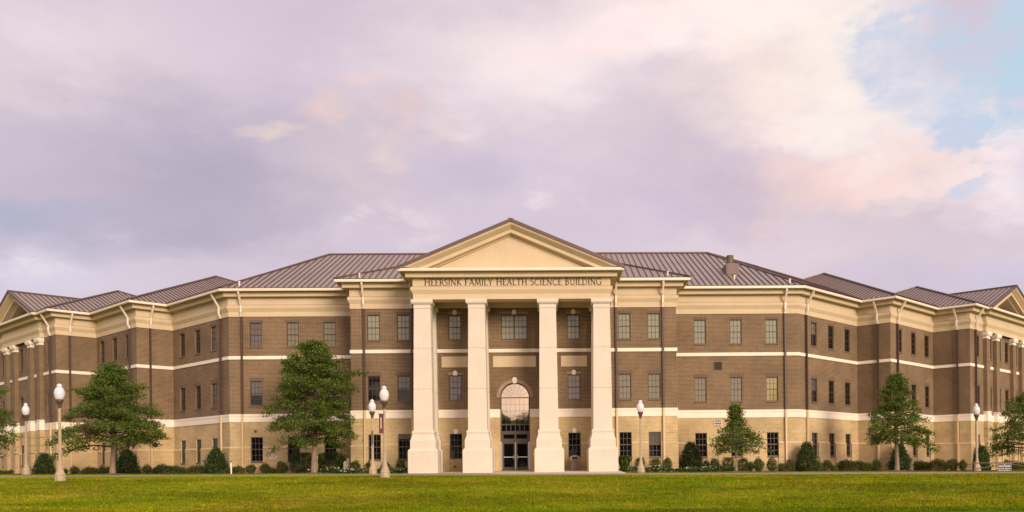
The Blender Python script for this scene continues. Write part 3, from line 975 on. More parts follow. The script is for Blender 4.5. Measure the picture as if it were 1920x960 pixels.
pediment(((0, YP, 0), 0.0), WP, 0.02, 'portico', back=12.0)
for side in 'lr':
    i = IDX['pavilion_' + side]; p, d, n = seg_frame(i)
    q = p + d * along(side, PAV_C, 'pavilion_' + side) + n * PAV_O
    po = pediment(((q.x, q.y, 0), math.atan2(d.y, d.x)), PAV_H, 1.1, 'pavilion', True, back=11.0)
    # brick pilasters on stone pedestals
    for off in (-4.6, -2.2, 2.2, 4.6):
        uu = along(side, PAV_C, 'pavilion_' + side) + off
        q2 = p + d * uu
        pe = empty('pilaster', (q2.x, q2.y, 0), math.atan2(d.y, d.x), bld)
        b_ = MB(); b_.box(-0.40, 0.40, -0.34, 0.05, 4.85, 11.45); b_.build('shaft', M['brown'], pe)
        b_ = MB()
        for (w_, za, zb) in ((0.47, 3.95, 4.62), (0.43, 4.62, 4.78), (0.46, 4.78, 4.86)): b_.box(-w_, w_, -0.34 - (w_ - 0.40), 0.04, za, zb)
        b_.build('pedestal', M['stone'], pe)
        b_ = MB()
        for (w_, za, zb) in ((0.43, 11.40, 11.47), (0.41, 11.47, 11.66), (0.52, 11.66, 11.76), (0.56, 11.76, 12.0)): b_.box(-w_, w_, -0.34 - (w_ - 0.40), 0.03, za, zb)
        b_.build('capital', M['stone'], pe)
        b_ = MB()
        for za, zb in ((-1.0, 1.92), (1.98, 2.62), (2.66, 3.30), (3.34, 3.93)): b_.box(-0.46, 0.46, -0.38, 0.04, za, zb)
        b_.build('pilaster_base', M['tan'], pe)
# grooved corner blocks of tan brick
for sx_ in (-1, 1):
    for za, zb in ((2.06, 2.66), (2.70, 3.30), (3.34, 3.91)):
        t = MB(); xa, xb = sorted((sx_ * 11.05, sx_ * 12.03)); t.box(xa, xb, DB - 0.035, DB + 0.9, za, zb); t.build('quoin', M['tan'], bld)
for side in 'lr':
    i = IDX['pavilion_' + side]; p, d, n = seg_frame(i)
    cpt = p if side == 'r' else Vector(PERIM[i + 1])
    for za, zb in ((2.06, 2.66), (2.70, 3.30), (3.34, 3.91)):
        t = MB()
        t.box(-0.95, 0.95, 0, 0.95, za, zb)
        # a block turned with the corner
        qv = MB()
        du = d if side == 'r' else -d
        inw = -n
        c4 = [cpt - du * 0.035 + n * 0.035, cpt + du * 0.95 + n * 0.035, cpt + du * 0.95 + inw * 0.95, cpt - du * 0.035 + inw * 0.95]
        if side == 'l': c4 = c4[::-1]
        for k in range(4):
            a_, b5 = c4[k], c4[(k + 1) % 4]
            qv.quad((a_.x, a_.y, za), (b5.x, b5.y, za), (b5.x, b5.y, zb), (a_.x, a_.y, zb))
        qv.face([(v_.x, v_.y, zb) for v_ in c4]); qv.face([(v_.x, v_.y, za) for v_ in c4][::-1])
        qv.build('quoin', M['tan'], bld)


# roofs ------------------------------------------------------------------
def clip_poly(poly, a, b):
    """parameter range of line p=a+t*b inside a convex plan polygon"""
    t0, t1 = -1e9, 1e9
    n_ = len(poly)
    area = sum(poly[k][0] * poly[(k + 1) % n_][1] - poly[(k + 1) % n_][0] * poly[k][1] for k in range(n_))
    s = 1 if area > 0 else -1
    for k in range(n_):
        p, q = Vector(poly[k][:2]), Vector(poly[(k + 1) % n_][:2])
        e = q - p; nn = Vector((-e.y, e.x)) * s
        den = nn.dot(b); num = nn.dot(p - a)
        if abs(den) < 1e-9:
            if num > 0: return None
            continue
        t = num / den
        if den > 0: t0 = max(t0, t)
        else: t1 = min(t1, t)
    return (t0, t1) if t1 - t0 > 0.05 else None


def roof_plane(b_, poly3, eave_a, eave_b, up, spacing=0.46):
    """flat slope + raised seams running up the slope; eave_a→eave_b is the eave line, up the plan direction uphill"""
    b_.face(poly3 if Vector(poly3[1]).xy is None else poly3)
    ea, eb = Vector(eave_a[:2]), Vector(eave_b[:2]); e = (eb - ea); Ln = e.length; e.normalize()
    ups = Vector(up).normalized()
    plan = [(p[0], p[1]) for p in poly3]
    t_all = [(Vector(p) - ea).dot(e) for p in plan]
    s = math.floor(min(t_all) / spacing) * spacing + 0.2
    while s < max(t_all):
        a_ = ea + e * s
        r_ = clip_poly(plan, a_, ups)
        if r_:
            z = lambda t: eave_a[2] + SLOPE * t
            p0, p1 = a_ + ups * r_[0], a_ + ups * r_[1]
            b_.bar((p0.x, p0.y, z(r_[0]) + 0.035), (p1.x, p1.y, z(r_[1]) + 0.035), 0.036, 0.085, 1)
        s += spacing


def cap_line(b_, p, q, w=0.30):
    p, q = Vector(p), Vector(q); b_.bar(p + Vector((0, 0, 0.035)), q + Vector((0, 0, 0.035)), w, 0.11)


ZE = Z_EAVE + 0.05
T1 = 13.1
tn = math.tan(math.radians(22.5))
ex, ey = W + OV * tn, D0 - OV             # main eave corner (135° corner)
rx, ry, rz_ = ex - tn * T1, ey + T1, ZE + SLOPE * T1
roof = MB(); capm = MB()
# main block: front slope, back slope
roof_plane(roof, [(-ex, ey, ZE), (ex, ey, ZE), (rx, ry, rz_), (-rx, ry, rz_)], (-ex, ey, ZE), (ex, ey, ZE), (0, 1))
bx = ex - tn * 2 * T1
roof.face([(-rx, ry, rz_), (rx, ry, rz_), (bx, ey + 2 * T1, ZE), (-bx, ey + 2 * T1, ZE)])
cap_line(capm, (-rx, ry, rz_), (rx, ry, rz_))
for sg in (-1, 1):
    cap_line(capm, (sg * ex, ey, ZE), (sg * rx, ry, rz_))
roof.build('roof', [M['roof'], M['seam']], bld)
capm.build('ridge_cap', M['ridge'], bld)
for sg in (-1, 1):
    roof = MB(); capm = MB()
    ud = Vector((sg * A, A)); nd = Vector((sg * A, -A))
    # first wing section
    LW = 27.0
    c0 = Vector((sg * ex, ey)); c1 = c0 + ud * LW
    r0 = Vector((sg * rx, ry)); r1 = r0 + ud * (LW - tn * T1 - T1)
    f = [(c0.x, c0.y, ZE), (c1.x, c1.y, ZE), (r1.x, r1.y, rz_), (r0.x, r0.y, rz_)]
    roof_plane(roof, f if sg > 0 else f[::-1], (c0.x, c0.y, ZE), (c1.x, c1.y, ZE), tuple(-nd))
    c2 = c1 - nd * 2 * T1; c3 = Vector((sg * bx, ey + 2 * T1))
    roof.face([(r0.x, r0.y, rz_), (r1.x, r1.y, rz_), (c2.x, c2.y, ZE), (c3.x, c3.y, ZE)])
    roof.face([(c1.x, c1.y, ZE), (c2.x, c2.y, ZE), (r1.x, r1.y, rz_)])
    cap_line(capm, (r0.x, r0.y, rz_), (r1.x, r1.y, rz_)); cap_line(capm, (r1.x, r1.y, rz_), (c1.x, c1.y, ZE))
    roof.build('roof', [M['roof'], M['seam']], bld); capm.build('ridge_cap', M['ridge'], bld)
    # the two stepped pavilion sections: pyramids
    for P_, w_ in ((Vector((right_full[4][0] * sg, right_full[4][1])), 14.1), (Vector((right_full[6][0] * sg, right_full[6][1])), 9.2)):
        roof = MB(); capm = MB()
        c = P_ - ud * OV + nd * OV
        k0, k1, k2, k3 = c, c + ud * 2 * w_, c + ud * 2 * w_ - nd * 2 * w_, c - nd * 2 * w_
        ap = c + ud * w_ - nd * w_; za = ZE + SLOPE * w_
        for (e0, e1_, up_) in ((k0, k1, -nd), (k3, k0, ud), (k1, k2, -ud), (k2, k3, nd)):
            tri = [(e0.x, e0.y, ZE), (e1_.x, e1_.y, ZE), (ap.x, ap.y, za)]
            roof_plane(roof, tri if sg > 0 else tri[::-1], (e0.x, e0.y, ZE), (e1_.x, e1_.y, ZE), tuple(up_))
        for kk in (k0, k1, k2, k3):
            cap_line(capm, (kk.x, kk.y, ZE), (ap.x, ap.y, za), 0.26)
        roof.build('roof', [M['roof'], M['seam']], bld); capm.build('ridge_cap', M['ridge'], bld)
# roof of the central bay (hipped to both sides, ridge running back)
roof = MB(); capm = MB()
hb = WB + OV; yb = DB - OV
za = ZE + SLOPE * hb
roof_plane(roof, [(-hb, yb, ZE), (hb, yb, ZE), (0, yb + hb, za)], (-hb, yb, ZE), (hb, yb, ZE), (0, 1))
for sg in (-1, 1):
    f = [(sg * hb, yb, ZE), (sg * hb, yb + 14, ZE), (0, yb + 14, za), (0, yb + hb, za)]
    roof_plane(roof, f if sg > 0 else f[::-1], (sg * hb, yb, ZE), (sg * hb, yb + 14, ZE), (-sg, 0))
    cap_line(capm, (sg * hb, yb, ZE), (0, yb + hb, za), 0.26)
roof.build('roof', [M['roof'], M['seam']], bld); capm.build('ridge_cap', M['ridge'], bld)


def on_main_slope(px, py):
    """point of the main front slope seen at photo pixel"""
    r = pixdir(px, py)
    # z = ZE + SLOPE*(Y-ey);  point = (CX,0,CZ)+t r
    t = (ZE - SLOPE * ey - CZ) / (r.z - SLOPE * r.y)
    return Vector((CX + r.x * t, r.y * t, CZ + r.z * t))


q = on_main_slope(1374, 516)
fl = MB()
zt = q.z + 0.95
fl.box(q.x - 0.52, q.x + 0.52, q.y, q.y + 2.0, q.z - 0.1, zt)
fl.box(q.x - 0.44, q.x + 0.34, q.y - 0.03, q.y, q.z + 0.12, zt - 0.1)
M['curb'] = noisy('curb_flashing', (0.155, 0.122, 0.108), (0.18, 0.14, 0.125), 1.0, 0.6)
flo = fl.build('chimney_curb', M['curb'], bld)
fl = MB(); fl.lathe((q.x - 0.03, q.y + 0.95, zt - 0.3), [(0.27, 0), (0.27, 0.98), (0.30, 0.99), (0.30, 1.05), (0.28, 1.07), (0.28, 1.14), (0.22, 1.15)], 20)
M['flue'] = noisy('weathered_flue_metal', (0.105, 0.088, 0.055), (0.13, 0.11, 0.07), 2.0, 0.6)
fl.build('chimney_flue', M['flue'], flo)
for px, py in ((448.7, 535), (1481, 530), (1377, 523)):
    q = on_main_slope(px, py)
    t = MB(); t.lathe((q.x, q.y, q.z - 0.1), [(0.07, 0), (0.07, 0.32), (0.10, 0.33), (0.10, 0.40), (0.04, 0.42)], 10); t.build('vent_pipe', M['gutter'], bld)
for px, py in ((674, 519.5), (1252, 516)):
    r = pixdir(px, py); t_ = (ZE - SLOPE * yb - CZ) / (r.z - SLOPE * r.y); q = Vector((CX + r.x * t_, r.y * t_, CZ + r.z * t_))
    t = MB(); t.lathe((q.x, q.y, q.z - 0.1), [(0.06, 0), (0.06, 0.32), (0.09, 0.33), (0.09, 0.38), (0.03, 0.40)], 10); t.build('vent_pipe', M['gutter'], bld)


# downspouts ---------------------------------------------------------------
def downspout(seg, u):
    p, d, n = seg_frame(IDX[seg]); b_ = MB()
    P = lambda o, z: (p.x + d.x * u + n.x * o, p.y + d.y * u + n.y * o, z)
    upv = Vector((n.x, n.y, 0))
    w = 0.13
    b_.bar(P(0.80, 13.86), P(0.80, 13.68), w, w, 0, upv)
    b_.bar(P(0.80, 13.70), P(0.27, 12.85), w, w, 0, Vector((d.x, d.y, 0)))
    b_.bar(P(0.27, 12.90), P(0.27, 12.30), w, w, 0, upv)
    b_.bar(P(0.27, 12.34), P(0.15, 12.10), w, w, 0, Vector((d.x, d.y, 0)))
    b_.bar(P(0.15, 12.14), P(0.15, 12.0), w, w, 0, upv)
    b_.bar(P(0.15, 12.0), P(0.15, Z_BAND1), w, w, 1, upv)
    b_.bar(P(0.17, Z_BAND1), P(0.17, -0.6), w, w, 2, upv)
    b_.build('downspout', [M['spout_w'], M['spout_b'], M['spout_t']], bld)


for side in 'lr':
    sg = 1 if side == 'r' else -1
    downspout('front_' + side, along(side, 20.93 - WB, 'front_' + side))
    downspout('bay', WB + sg * 11.0); downspout('bay', WB + sg * 7.53)
    for seg, u in (('wing1_', 1.1), ('wing2_', 1.1), ('pavilion_', 1.05)): downspout(seg + side, along(side, u, seg + side))
    for seg in ('blank1_', 'blank2_'): downspout(seg + side, along(side, seg_len[IDX[seg + side]] - 1.05, seg + side))

# louvres and small wall fittings
def on_wall(seg, px, py):
    p, d, n = seg_frame(IDX[seg]); r = pixdir(px, py)
    # solve t r = p + u d
    det = r.x * (-d.y) - (-d.x) * r.y
    bx_, by_ = p.x - CX, p.y
    t = (bx_ * (-d.y) - (-d.x) * by_) / det
    return Vector((CX + r.x * t, r.y * t, CZ + r.z * t))


for (px, py, m1, m2, hh) in ((1346.5, 686, 'spout_b', 'spout_b', 0.64), (1346, 794, 'stone', 'black', 0.50)):
    q = on_wall('front_r', px, py); t = MB()
    t.box(-0.27, 0.27, 0.02, 0.03, -hh / 2, hh / 2, 1)
    for k in range(4):
        z = -hh / 2 + hh * (k + 0.25) / 4
        t.box(-0.27, 0.27, -0.05, 0.02, z, z + hh * 0.10, 0)
    t.box(-0.30, -0.27, -0.05, 0.02, -hh / 2, hh / 2, 0); t.box(0.27, 0.30, -0.05, 0.02, -hh / 2, hh / 2, 0)
    t.build('louvre_vent', [M[m1], M[m2]], bld, (q.x, q.y - 0.02, q.z))
q = on_wall('front_l', 479.5, 808); t = MB(); t.box(-0.08, 0.08, -0.14, 0, -0.08, 0.06); t.box(-0.05, 0.05, -0.18, -0.14, -0.06, 0.0); t.build('security_light', M['flue'], bld, tuple(q))
q = on_wall('bay', 853.5, 872); t = MB(); t.box(-0.08, 0.08, -0.10, 0, -0.05, 0.05); t.build('wall_outlet', M['spout_b'], bld, (q.x, DB - 0.07, 0.35))


# inscription: roman capitals drawn with strokes and serifs -------------------
def arc(cx_, cy_, rx_, ry_, a0, a1, n_=12):
    return [(cx_ + rx_ * math.cos(math.radians(a0 + (a1 - a0) * k / n_)), cy_ + ry_ * math.sin(math.radians(a0 + (a1 - a0) * k / n_))) for k in range(n_ + 1)]


TK, TN, TS = 0.15, 0.085, 0.065
GL = {
    'I': (0.30, [([(0.15, 0), (0.15, 1)], TK)], [(0.15, 0), (0.15, 1)]),
    'H': (0.80, [([(0.15, 0), (0.15, 1)], TK), ([(0.65, 0), (0.65, 1)], TK), ([(0.15, .52), (0.65, .52)], TN)], [(0.15, 0), (0.15, 1), (0.65, 0), (0.65, 1)]),
    'E': (0.56, [([(0.15, 0), (0.15, 1)], TK), ([(0.05, .03), (0.5, .03), (0.53, .15)], TN), ([(0.15, .52), (0.42, .52)], TN), ([(0.05, .97), (0.47, .97), (0.49, .86)], TN)], []),
    'F': (0.54, [([(0.15, 0), (0.15, 1)], TK), ([(0.15, .50), (0.42, .50)], TN), ([(0.05, .97), (0.47, .97), (0.49, .84)], TN)], [(0.15, 0)]),
    'R': (0.66, [([(0.15, 0), (0.15, 1)], TK), ([(0.05, .97), (0.28, .97)] + arc(0.28, .74, .22, .23, 90, -90) + [(0.15, .51)], 0.085), ([(0.30, .51), (0.66, 0)], TK)], [(0.15, 0)]),
    'S': (0.50, [(arc(0.25, .74, .17, .225, 35, 250) + arc(0.25, .27, .19, .235, 80, -145), 0.105)], []),
    'N': (0.80, [([(0.14, 0), (0.14, 1)], TN), ([(0.12, .98), (0.66, .02)], TK), ([(0.66, 0), (0.66, 1)], TN)], [(0.14, 0), (0.10, 1), (0.66, 1)]),
    'K': (0.68, [([(0.15, 0), (0.15, 1)], TK), ([(0.18, .50), (0.56, .98)], TN), ([(0.26, .58), (0.66, 0)], TK)], [(0.15, 0), (0.15, 1), (0.57, 1)]),
    'A': (0.74, [([(0.08, 0), (0.37, 1.0)], TN), ([(0.36, 1.0), (0.66, 0)], TK), ([(0.19, .36), (0.55, .36)], TN)], [(0.08, 0), (0.66, 0)]),
    'M': (0.92, [([(0.10, 0), (0.20, 1)], TN), ([(0.20, .98), (0.46, .04)], TK), ([(0.46, .04), (0.72, .98)], TN), ([(0.72, 1), (0.82, 0)], TK)], [(0.10, 0), (0.82, 0)]),
    'L': (0.54, [([(0.15, 0), (0.15, 1)], TK), ([(0.05, .03), (0.49, .03), (0.52, .17)], TN)], [(0.15, 1)]),
    'Y': (0.70, [([(0.08, .98), (0.35, .48)], TK), ([(0.62, .98), (0.35, .48)], TN), ([(0.35, .5), (0.35, 0)], TK)], [(0.35, 0), (0.08, 1), (0.62, 1)]),
    'T': (0.66, [([(0.33, 0), (0.33, 1)], TK), ([(0.04, .85), (0.06, .97), (0.60, .97), (0.62, .85)], TN)], [(0.33, 0)]),
    'C': (0.72, [(arc(0.42, .5, .34, .49, 48, 312, 20), 0.105)], []),
    'B': (0.60, [([(0.15, 0), (0.15, 1)], TK), ([(0.05, .97), (0.25, .97)] + arc(0.25, .755, .19, .215, 90, -90) + [(0.15, .54)], 0.085), ([(0.25, .54)] + arc(0.27, .285, .235, .255, 90, -90) + [(0.05, .03)], 0.09)], []),
    'U': (0.76, [([(0.14, .98), (0.14, .34)] + arc(0.38, .32, .24, .30, 180, 360) + [(0.62, .98)], 0.10)], [(0.14, 1), (0.62, 1)]),
    'D': (0.78, [([(0.15, 0), (0.15, 1)], TK), ([(0.05, .97), (0.30, .97)] + arc(0.30, .5, .40, .47, 90, -90, 16) + [(0.05, .03)], 0.09)], []),
    'G': (0.78, [(arc(0.42, .5, .34, .49, 48, 300, 20), 0.105), ([(0.66, .45), (0.66, .06)], TK)], [(0.66, .46)]),
}


def layout(txt, cap_h, small_h, track):
    items, xx = [], 0.0
    for wi, wd in enumerate(txt.split(' ')):
        if wi: xx += 0.36 * cap_h
        for k, ch in enumerate(wd):
            h = cap_h if k == 0 else small_h
            items.append((ch, xx, h)); xx += GL[ch][0] * h + track * cap_h
    return items, xx


items, tw = layout('HEERSINK FAMILY HEALTH SCIENCE BUILDING', 0.485, 0.445, 0.035)
X0, X1 = at(795.5, YP, 528), at(1128.5, YP, 528)
kx = (X1 - X0) / tw
lt = MB()
yf, ybk = YP - 0.075, YP - 0.05
for ch, xx, h in items:
    wd, strokes, serifs = GL[ch]
    for pts, th in strokes:
        for (ax, ay), (bx2, by2) in zip(pts[:-1], pts[1:]):
            pa = Vector((X0 + (xx + ax * h) * kx, 0, 12.955 + ay * h)); pb_ = Vector((X0 + (xx + bx2 * h) * kx, 0, 12.955 + by2 * h))
            dd = (pb_ - pa)
            if dd.length < 1e-5: continue
            sdv = Vector((-dd.z, 0, dd.x)).normalized() * th * h / 2
            ext = dd.normalized() * (0.012 * h if len(pts) > 4 else 0.0)
            pa, pb_ = pa - ext, pb_ + ext
            cs = [pa + sdv, pa - sdv, pb_ - sdv, pb_ + sdv]
            fr = [(v_.x, yf, v_.z) for v_ in cs]
            lt.face(fr)
            for k in range(4):
                a_, b5 = fr[k], fr[(k + 1) % 4]; lt.quad(b5, a_, (a_[0], ybk, a_[2]), (b5[0], ybk, b5[2]))
    for sx2, sy2 in serifs:
        xa = X0 + (xx + (sx2 - 0.11) * h) * kx; xb = X0 + (xx + (sx2 + 0.11) * h) * kx; zc = 12.955 + sy2 * h
        z0_, z1_ = (zc, zc + TS * h) if sy2 < 0.5 else (zc - TS * h, zc)
        lt.box(xa, xb, yf - 0.002, ybk, z0_, z1_)
lt.build('lettering', M['black'], bld)
#==PART2==
# ------------------------------------------------------------------ vegetation
def leaf_material(name, c_dark, c_mid, c_light, trans=0.32):
    m = bpy.data.materials.new(name); m.use_nodes = True
    q = NG(m.node_tree); b = m.node_tree.nodes['Principled BSDF']
    geo = q.n('ShaderNodeNewGeometry'); t = q.n('ShaderNodeTexCoord')
    f = q.math('ADD', q.math('MULTIPLY', geo.outputs['Random Per Island'], 0.55), q.math('MULTIPLY', q.noise(t.outputs['Object'], 1.1, 3, 0.6).outputs[0], 0.5))
    c = q.ramp(f, ((0.22, c_dark), (0.52, c_mid), (0.80, c_light)))
    q.put(b.inputs['Base Color'], c)
    b.inputs['Roughness'].default_value = 0.55
    b.inputs['Specular IOR Level'].default_value = 0.35
    tr = q.n('ShaderNodeBsdfTranslucent'); q.put(tr.inputs['Color'], q.mix(0.5, c, c_light))
    mx = q.n('ShaderNodeMixShader'); mx.inputs[0].default_value = trans
    m.node_tree.links.new(b.outputs[0], mx.inputs[1]); m.node_tree.links.new(tr.outputs[0], mx.inputs[2])
    m.node_tree.links.new(mx.outputs[0], m.node_tree.nodes['Material Output'].inputs[0])
    return m


M['leaf_oak'] = leaf_material('oak_leaves', (0.030, 0.064, 0.007), (0.086, 0.152, 0.017), (0.195, 0.240, 0.032))
M['leaf_holly'] = leaf_material('holly_leaves', (0.017, 0.038, 0.009), (0.036, 0.072, 0.014), (0.078, 0.118, 0.024), 0.15)
M['leaf_box'] = leaf_material('boxwood_leaves', (0.042, 0.070, 0.009), (0.080, 0.118, 0.015), (0.140, 0.165, 0.026))
M['leaf_lite'] = leaf_material('pale_shrub_leaves', (0.060, 0.080, 0.022), (0.100, 0.120, 0.035), (0.155, 0.160, 0.060))
M['leaf_dead'] = leaf_material('dry_brown_leaves', (0.10, 0.058, 0.028), (0.15, 0.092, 0.045), (0.22, 0.14, 0.07))
M['leaf_bed'] = leaf_material('bedding_leaves', (0.030, 0.070, 0.012), (0.055, 0.105, 0.020), (0.085, 0.135, 0.030))
M['petal'] = mat('white_petals', (0.80, 0.78, 0.70), 0.6)
M['limb'] = noisy('dark_limb_bark', (0.075, 0.055, 0.035), (0.11, 0.08, 0.05), 6.0, 0.95)
M['bark'] = noisy('oak_bark', (0.22, 0.165, 0.105), (0.30, 0.235, 0.155), 6.0, 0.95, 0.6, 30, stretch=(1, 1, 0.25))
M['mulch'] = noisy('pine_mulch', (0.13, 0.075, 0.035), (0.22, 0.13, 0.06), 9.0, 0.95, 0.5, 40)


def leaves_mesh(name, C, size, mats, mat_idx=None, seed=0, aspect=0.55, flat=0.35, sizevar=0.5):
    """C: (n,3) leaf centres; each leaf a small bent kite"""
    r = np.random.default_rng(seed); n = len(C)
    nrm = r.normal(size=(n, 3)); nrm[:, 2] += flat * 2.0
    nrm /= np.linalg.norm(nrm, axis=1)[:, None]
    t = r.normal(size=(n, 3)); t -= (t * nrm).sum(1)[:, None] * nrm; t /= np.linalg.norm(t, axis=1)[:, None]
    b = np.cross(nrm, t)
    L = (size * (1 - sizevar / 2 + sizevar * r.random(n)))[:, None]
    a0 = C - t * L * 0.5; a2 = C + t * L * 0.5
    mid = C + nrm * L * 0.10
    a1 = mid + b * L * aspect * 0.5; a3 = mid - b * L * aspect * 0.5
    V = np.stack([a0, a1, a2, a3], 1).reshape(-1, 3)
    me = bpy.data.meshes.new(name)
    me.vertices.add(4 * n); me.vertices.foreach_set('co', V.ravel().astype(np.float32))
    me.loops.add(4 * n); me.loops.foreach_set('vertex_index', np.arange(4 * n, dtype=np.int32))
    me.polygons.add(n); me.polygons.foreach_set('loop_start', np.arange(0, 4 * n, 4, dtype=np.int32))
    me.polygons.foreach_set('loop_total', np.full(n, 4, dtype=np.int32))
    for mm in mats: me.materials.append(mm)
    if mat_idx is not None: me.polygons.foreach_set('material_index', mat_idx.astype(np.int32))
    me.update(calc_edges=True)
    return me


def obj_me(name, me, parent=None, loc=None):
    o = bpy.data.objects.new(name, me); COL.objects.link(o)
    if parent is not None: o.parent = parent
    if loc is not None: o.location = loc
    return o


def shade_tree(name, label, loc, height, rad, clear, seed, shape, n_leaves, leaf=0.148, lean=0.0, trunk_r=0.16, asym=None, dead=False, group=None):
    """pin-oak habit: straight leader, tiers of level limbs, drooping lowest ones"""
    r = np.random.default_rng(seed)
    root = empty(name, loc); tag(root, label, 'tree', group)
    tb = MB()
    N = 14; H = height
    px = lambda z: (lean * z + 0.05 * math.sin(z * 1.1 + seed), 0.05 * math.cos(z * 0.9 + seed))
    for k in range(N):
        z0, z1 = H * 0.97 * k / N - (0.3 if k == 0 else 0), H * 0.97 * (k + 1) / N
        rr = lambda z: max(0.012, trunk_r * (1 - max(z, 0) / H) ** 0.85 + (0.07 * math.exp(-max(z, 0) / 0.25)))
        x0, y0 = px(z0); x1, y1 = px(z1)
        tb.tube((x0, y0, z0), (x1, y1, z1), rr(z0), rr(z1), 9, 0 if z1 < clear + 0.4 else 1, cap=False)
    cent = []; wts = []
    nb = int(34 + height * 8)
    az = r.random() * 6
    for k in range(nb):
        t = (k + 0.5) / nb
        t = t ** 0.85
        zb = clear + (H - clear) * t * 0.97
        az += 2.39996 + r.normal() * 0.25
        ln = rad * shape(t) * (0.66 + 0.50 * r.random())
        if asym: ln *= asym(math.cos(az), t)
        if r.random() < 0.08: ln *= 1.18
        pitch = (-0.10 + 0.16 * t / 0.4 if t < 0.4 else 0.06 + (t - 0.4) * 1.35) + r.normal() * 0.13
        dx, dy = math.cos(az), math.sin(az)
        x0, y0 = px(zb)
        P = lambda s: Vector((x0 + dx * ln * s * math.cos(pitch), y0 + dy * ln * s * math.cos(pitch), zb + ln * s * math.sin(pitch) + ln * 0.10 * math.sin(s * math.pi) - (0.07 * ln * s * s if t < 0.35 else 0)))
        br = max(0.012, 0.020 * ln * (1 - 0.3 * t))
        for j in range(3):
            tb.tube(P(j / 3), P((j + 1) / 3), br * (1 - j / 3.6), br * (1 - (j + 1) / 3.6), 5, 1, cap=False)
        ns = max(3, int(ln * 4.2))
        for j in range(ns):
            s = 0.10 + 0.90 * (j + r.random()) / ns
            side = r.choice([-1, 1])
            c = np.array(P(min(s, 1.0)))
            sl = ln * 0.42 * (1.05 - s) * (0.5 + r.random()) + 0.12
            ang = az + side * (0.75 + 0.3 * r.random())
            tip = c + np.array([math.cos(ang) * sl, math.sin(ang) * sl, sl * (r.normal() * 0.14 + (0.05 if t > .3 else -0.10))])
            if sl > 0.35:
                tb.tube(c, tip, 0.010, 0.004, 3, 1, cap=False)
            for f in (0.45, 0.8, 1.05):
                cent.append(c + (tip - c) * f); wts.append(0.55 + 0.45 * s)
        cent.append(np.array(P(1.04))); wts.append(1.0)
    for k in range(10):         # leader tuft
        z = H * (0.93 + 0.08 * k / 10); cent.append(np.array([px(z)[0], px(z)[1], z])); wts.append(0.5)
    cent = np.array(cent); wts = np.array(wts); wts /= wts.sum()
    # uneven foliage: thin some twigs, thicken others
    keep = r.random(len(cent)); wts = wts * np.where(keep < 0.30, 0.03, np.where(keep > 0.8, 1.6, 1.0)); wts /= wts.sum()
    idx = r.choice(len(cent), n_leaves, p=wts)
    sg = 0.055 * rad ** 0.5 + 0.045
    off = r.normal(size=(n_leaves, 3)) * np.array([sg * 1.3, sg * 1.3, sg * 0.8])
    C = cent[idx] + off
    tb.build('trunk', [M['bark'], M['limb']], root)
    if dead:
        w = np.linalg.norm((C - np.array([-0.62, -2.3, clear + 1.2])) / np.array([0.42, 1.9, 0.80]), axis=1) < 1
        mi = np.where(w & (r.random(n_leaves) < 0.85), 1, 0)
        me_ = leaves_mesh('crown', C, leaf, [M['leaf_oak'], M['leaf_dead']], mi, seed + 1)
    else:
        me_ = leaves_mesh('crown', C, leaf, [M['leaf_oak']], None, seed + 1)
    obj_me('crown', me_, root)
    return root


broad = lambda t: (1.0 - 0.10 * abs(t - 0.12) / 0.12 if t < 0.12 else max(0.0, 1 - ((t - 0.12) / 0.92) ** 1.45)) * 1.0 + 0.04
oval = lambda t: (0.80 + 0.2 * t / 0.3 if t < 0.3 else max(0.0, 1 - ((t - 0.3) / 0.74) ** 1.7)) + 0.05
spire = lambda t: (0.92 + 0.08 * t / 0.15 if t < 0.15 else max(0.0, (1 - (t - 0.15) / 0.9)) ** 0.95 * 1.0) + 0.05
tiny = lambda t: (1.0 if t < 0.32 else (1.0 - (t - 0.32) / 0.18 * 0.74 if t < 0.50 else 0.26 * (1 - t) / 0.50 + 0.05))


def tree_at(px, Y, **kw):
    X = at(px, Y); return (X, Y, gz(X, Y))


shade_tree('oak_tree', 'broad dark green oak with a brown dry patch, beside the tall lamp on the left', tree_at(212, 66), 7.45, 3.35, 1.85, 11, broad, 28000, trunk_r=0.19, dead=True, group='young oaks along the front of the building')
shade_tree('oak_tree', 'tallest dense oval oak, in front of the left front wall by the portico', tree_at(590, 66.5), 9.2, 3.1, 2.05, 23, oval, 35000, trunk_r=0.20, lean=0.004, group='young oaks along the front of the building')
shade_tree('oak_tree', 'small sparse young oak with a thin pale trunk and spindly top', tree_at(1381, 66.5), 4.75, 2.05, 1.42, 37, tiny, 6800, leaf=0.15, trunk_r=0.075, group='young oaks along the front of the building')
shade_tree('oak_tree', 'medium open oak in front of the stepped brick wing on the right', tree_at(1681, 70), 7.2, 2.5, 1.95, 45, spire, 15500, trunk_r=0.17, group='young oaks along the front of the building')
shade_tree('oak_tree', 'oak cut off by the right edge of the picture, behind the gate sign', tree_at(1931, 71), 5.9, 3.0, 1.25, 58, broad, 15000, trunk_r=0.15, group='young oaks along the front of the building')
shade_tree('oak_tree', 'oak cut off by the left edge of the picture, only branch tips showing', tree_at(-52, 66), 7.0, 3.1, 1.7, 66, broad, 15000, trunk_r=0.16, group='young oaks along the front of the building')

# mulch rings and planting beds
def mulch_ring(X, Y, rx_, ry_):
    b_ = MB(); N_ = 24
    rim = [(X + rx_ * math.cos(k * 2 * math.pi / N_), Y + ry_ * math.sin(k * 2 * math.pi / N_)) for k in range(N_)]
    for k in range(N_):
        a_, c_ = rim[k], rim[(k + 1) % N_]
        b_.face([(a_[0], a_[1], gz(*a_) + 0.012), (c_[0], c_[1], gz(*c_) + 0.012), (X, Y, gz(X, Y) + 0.11)])
    o = b_.build('mulch_bed', M['mulch']); o['kind'] = 'structure'


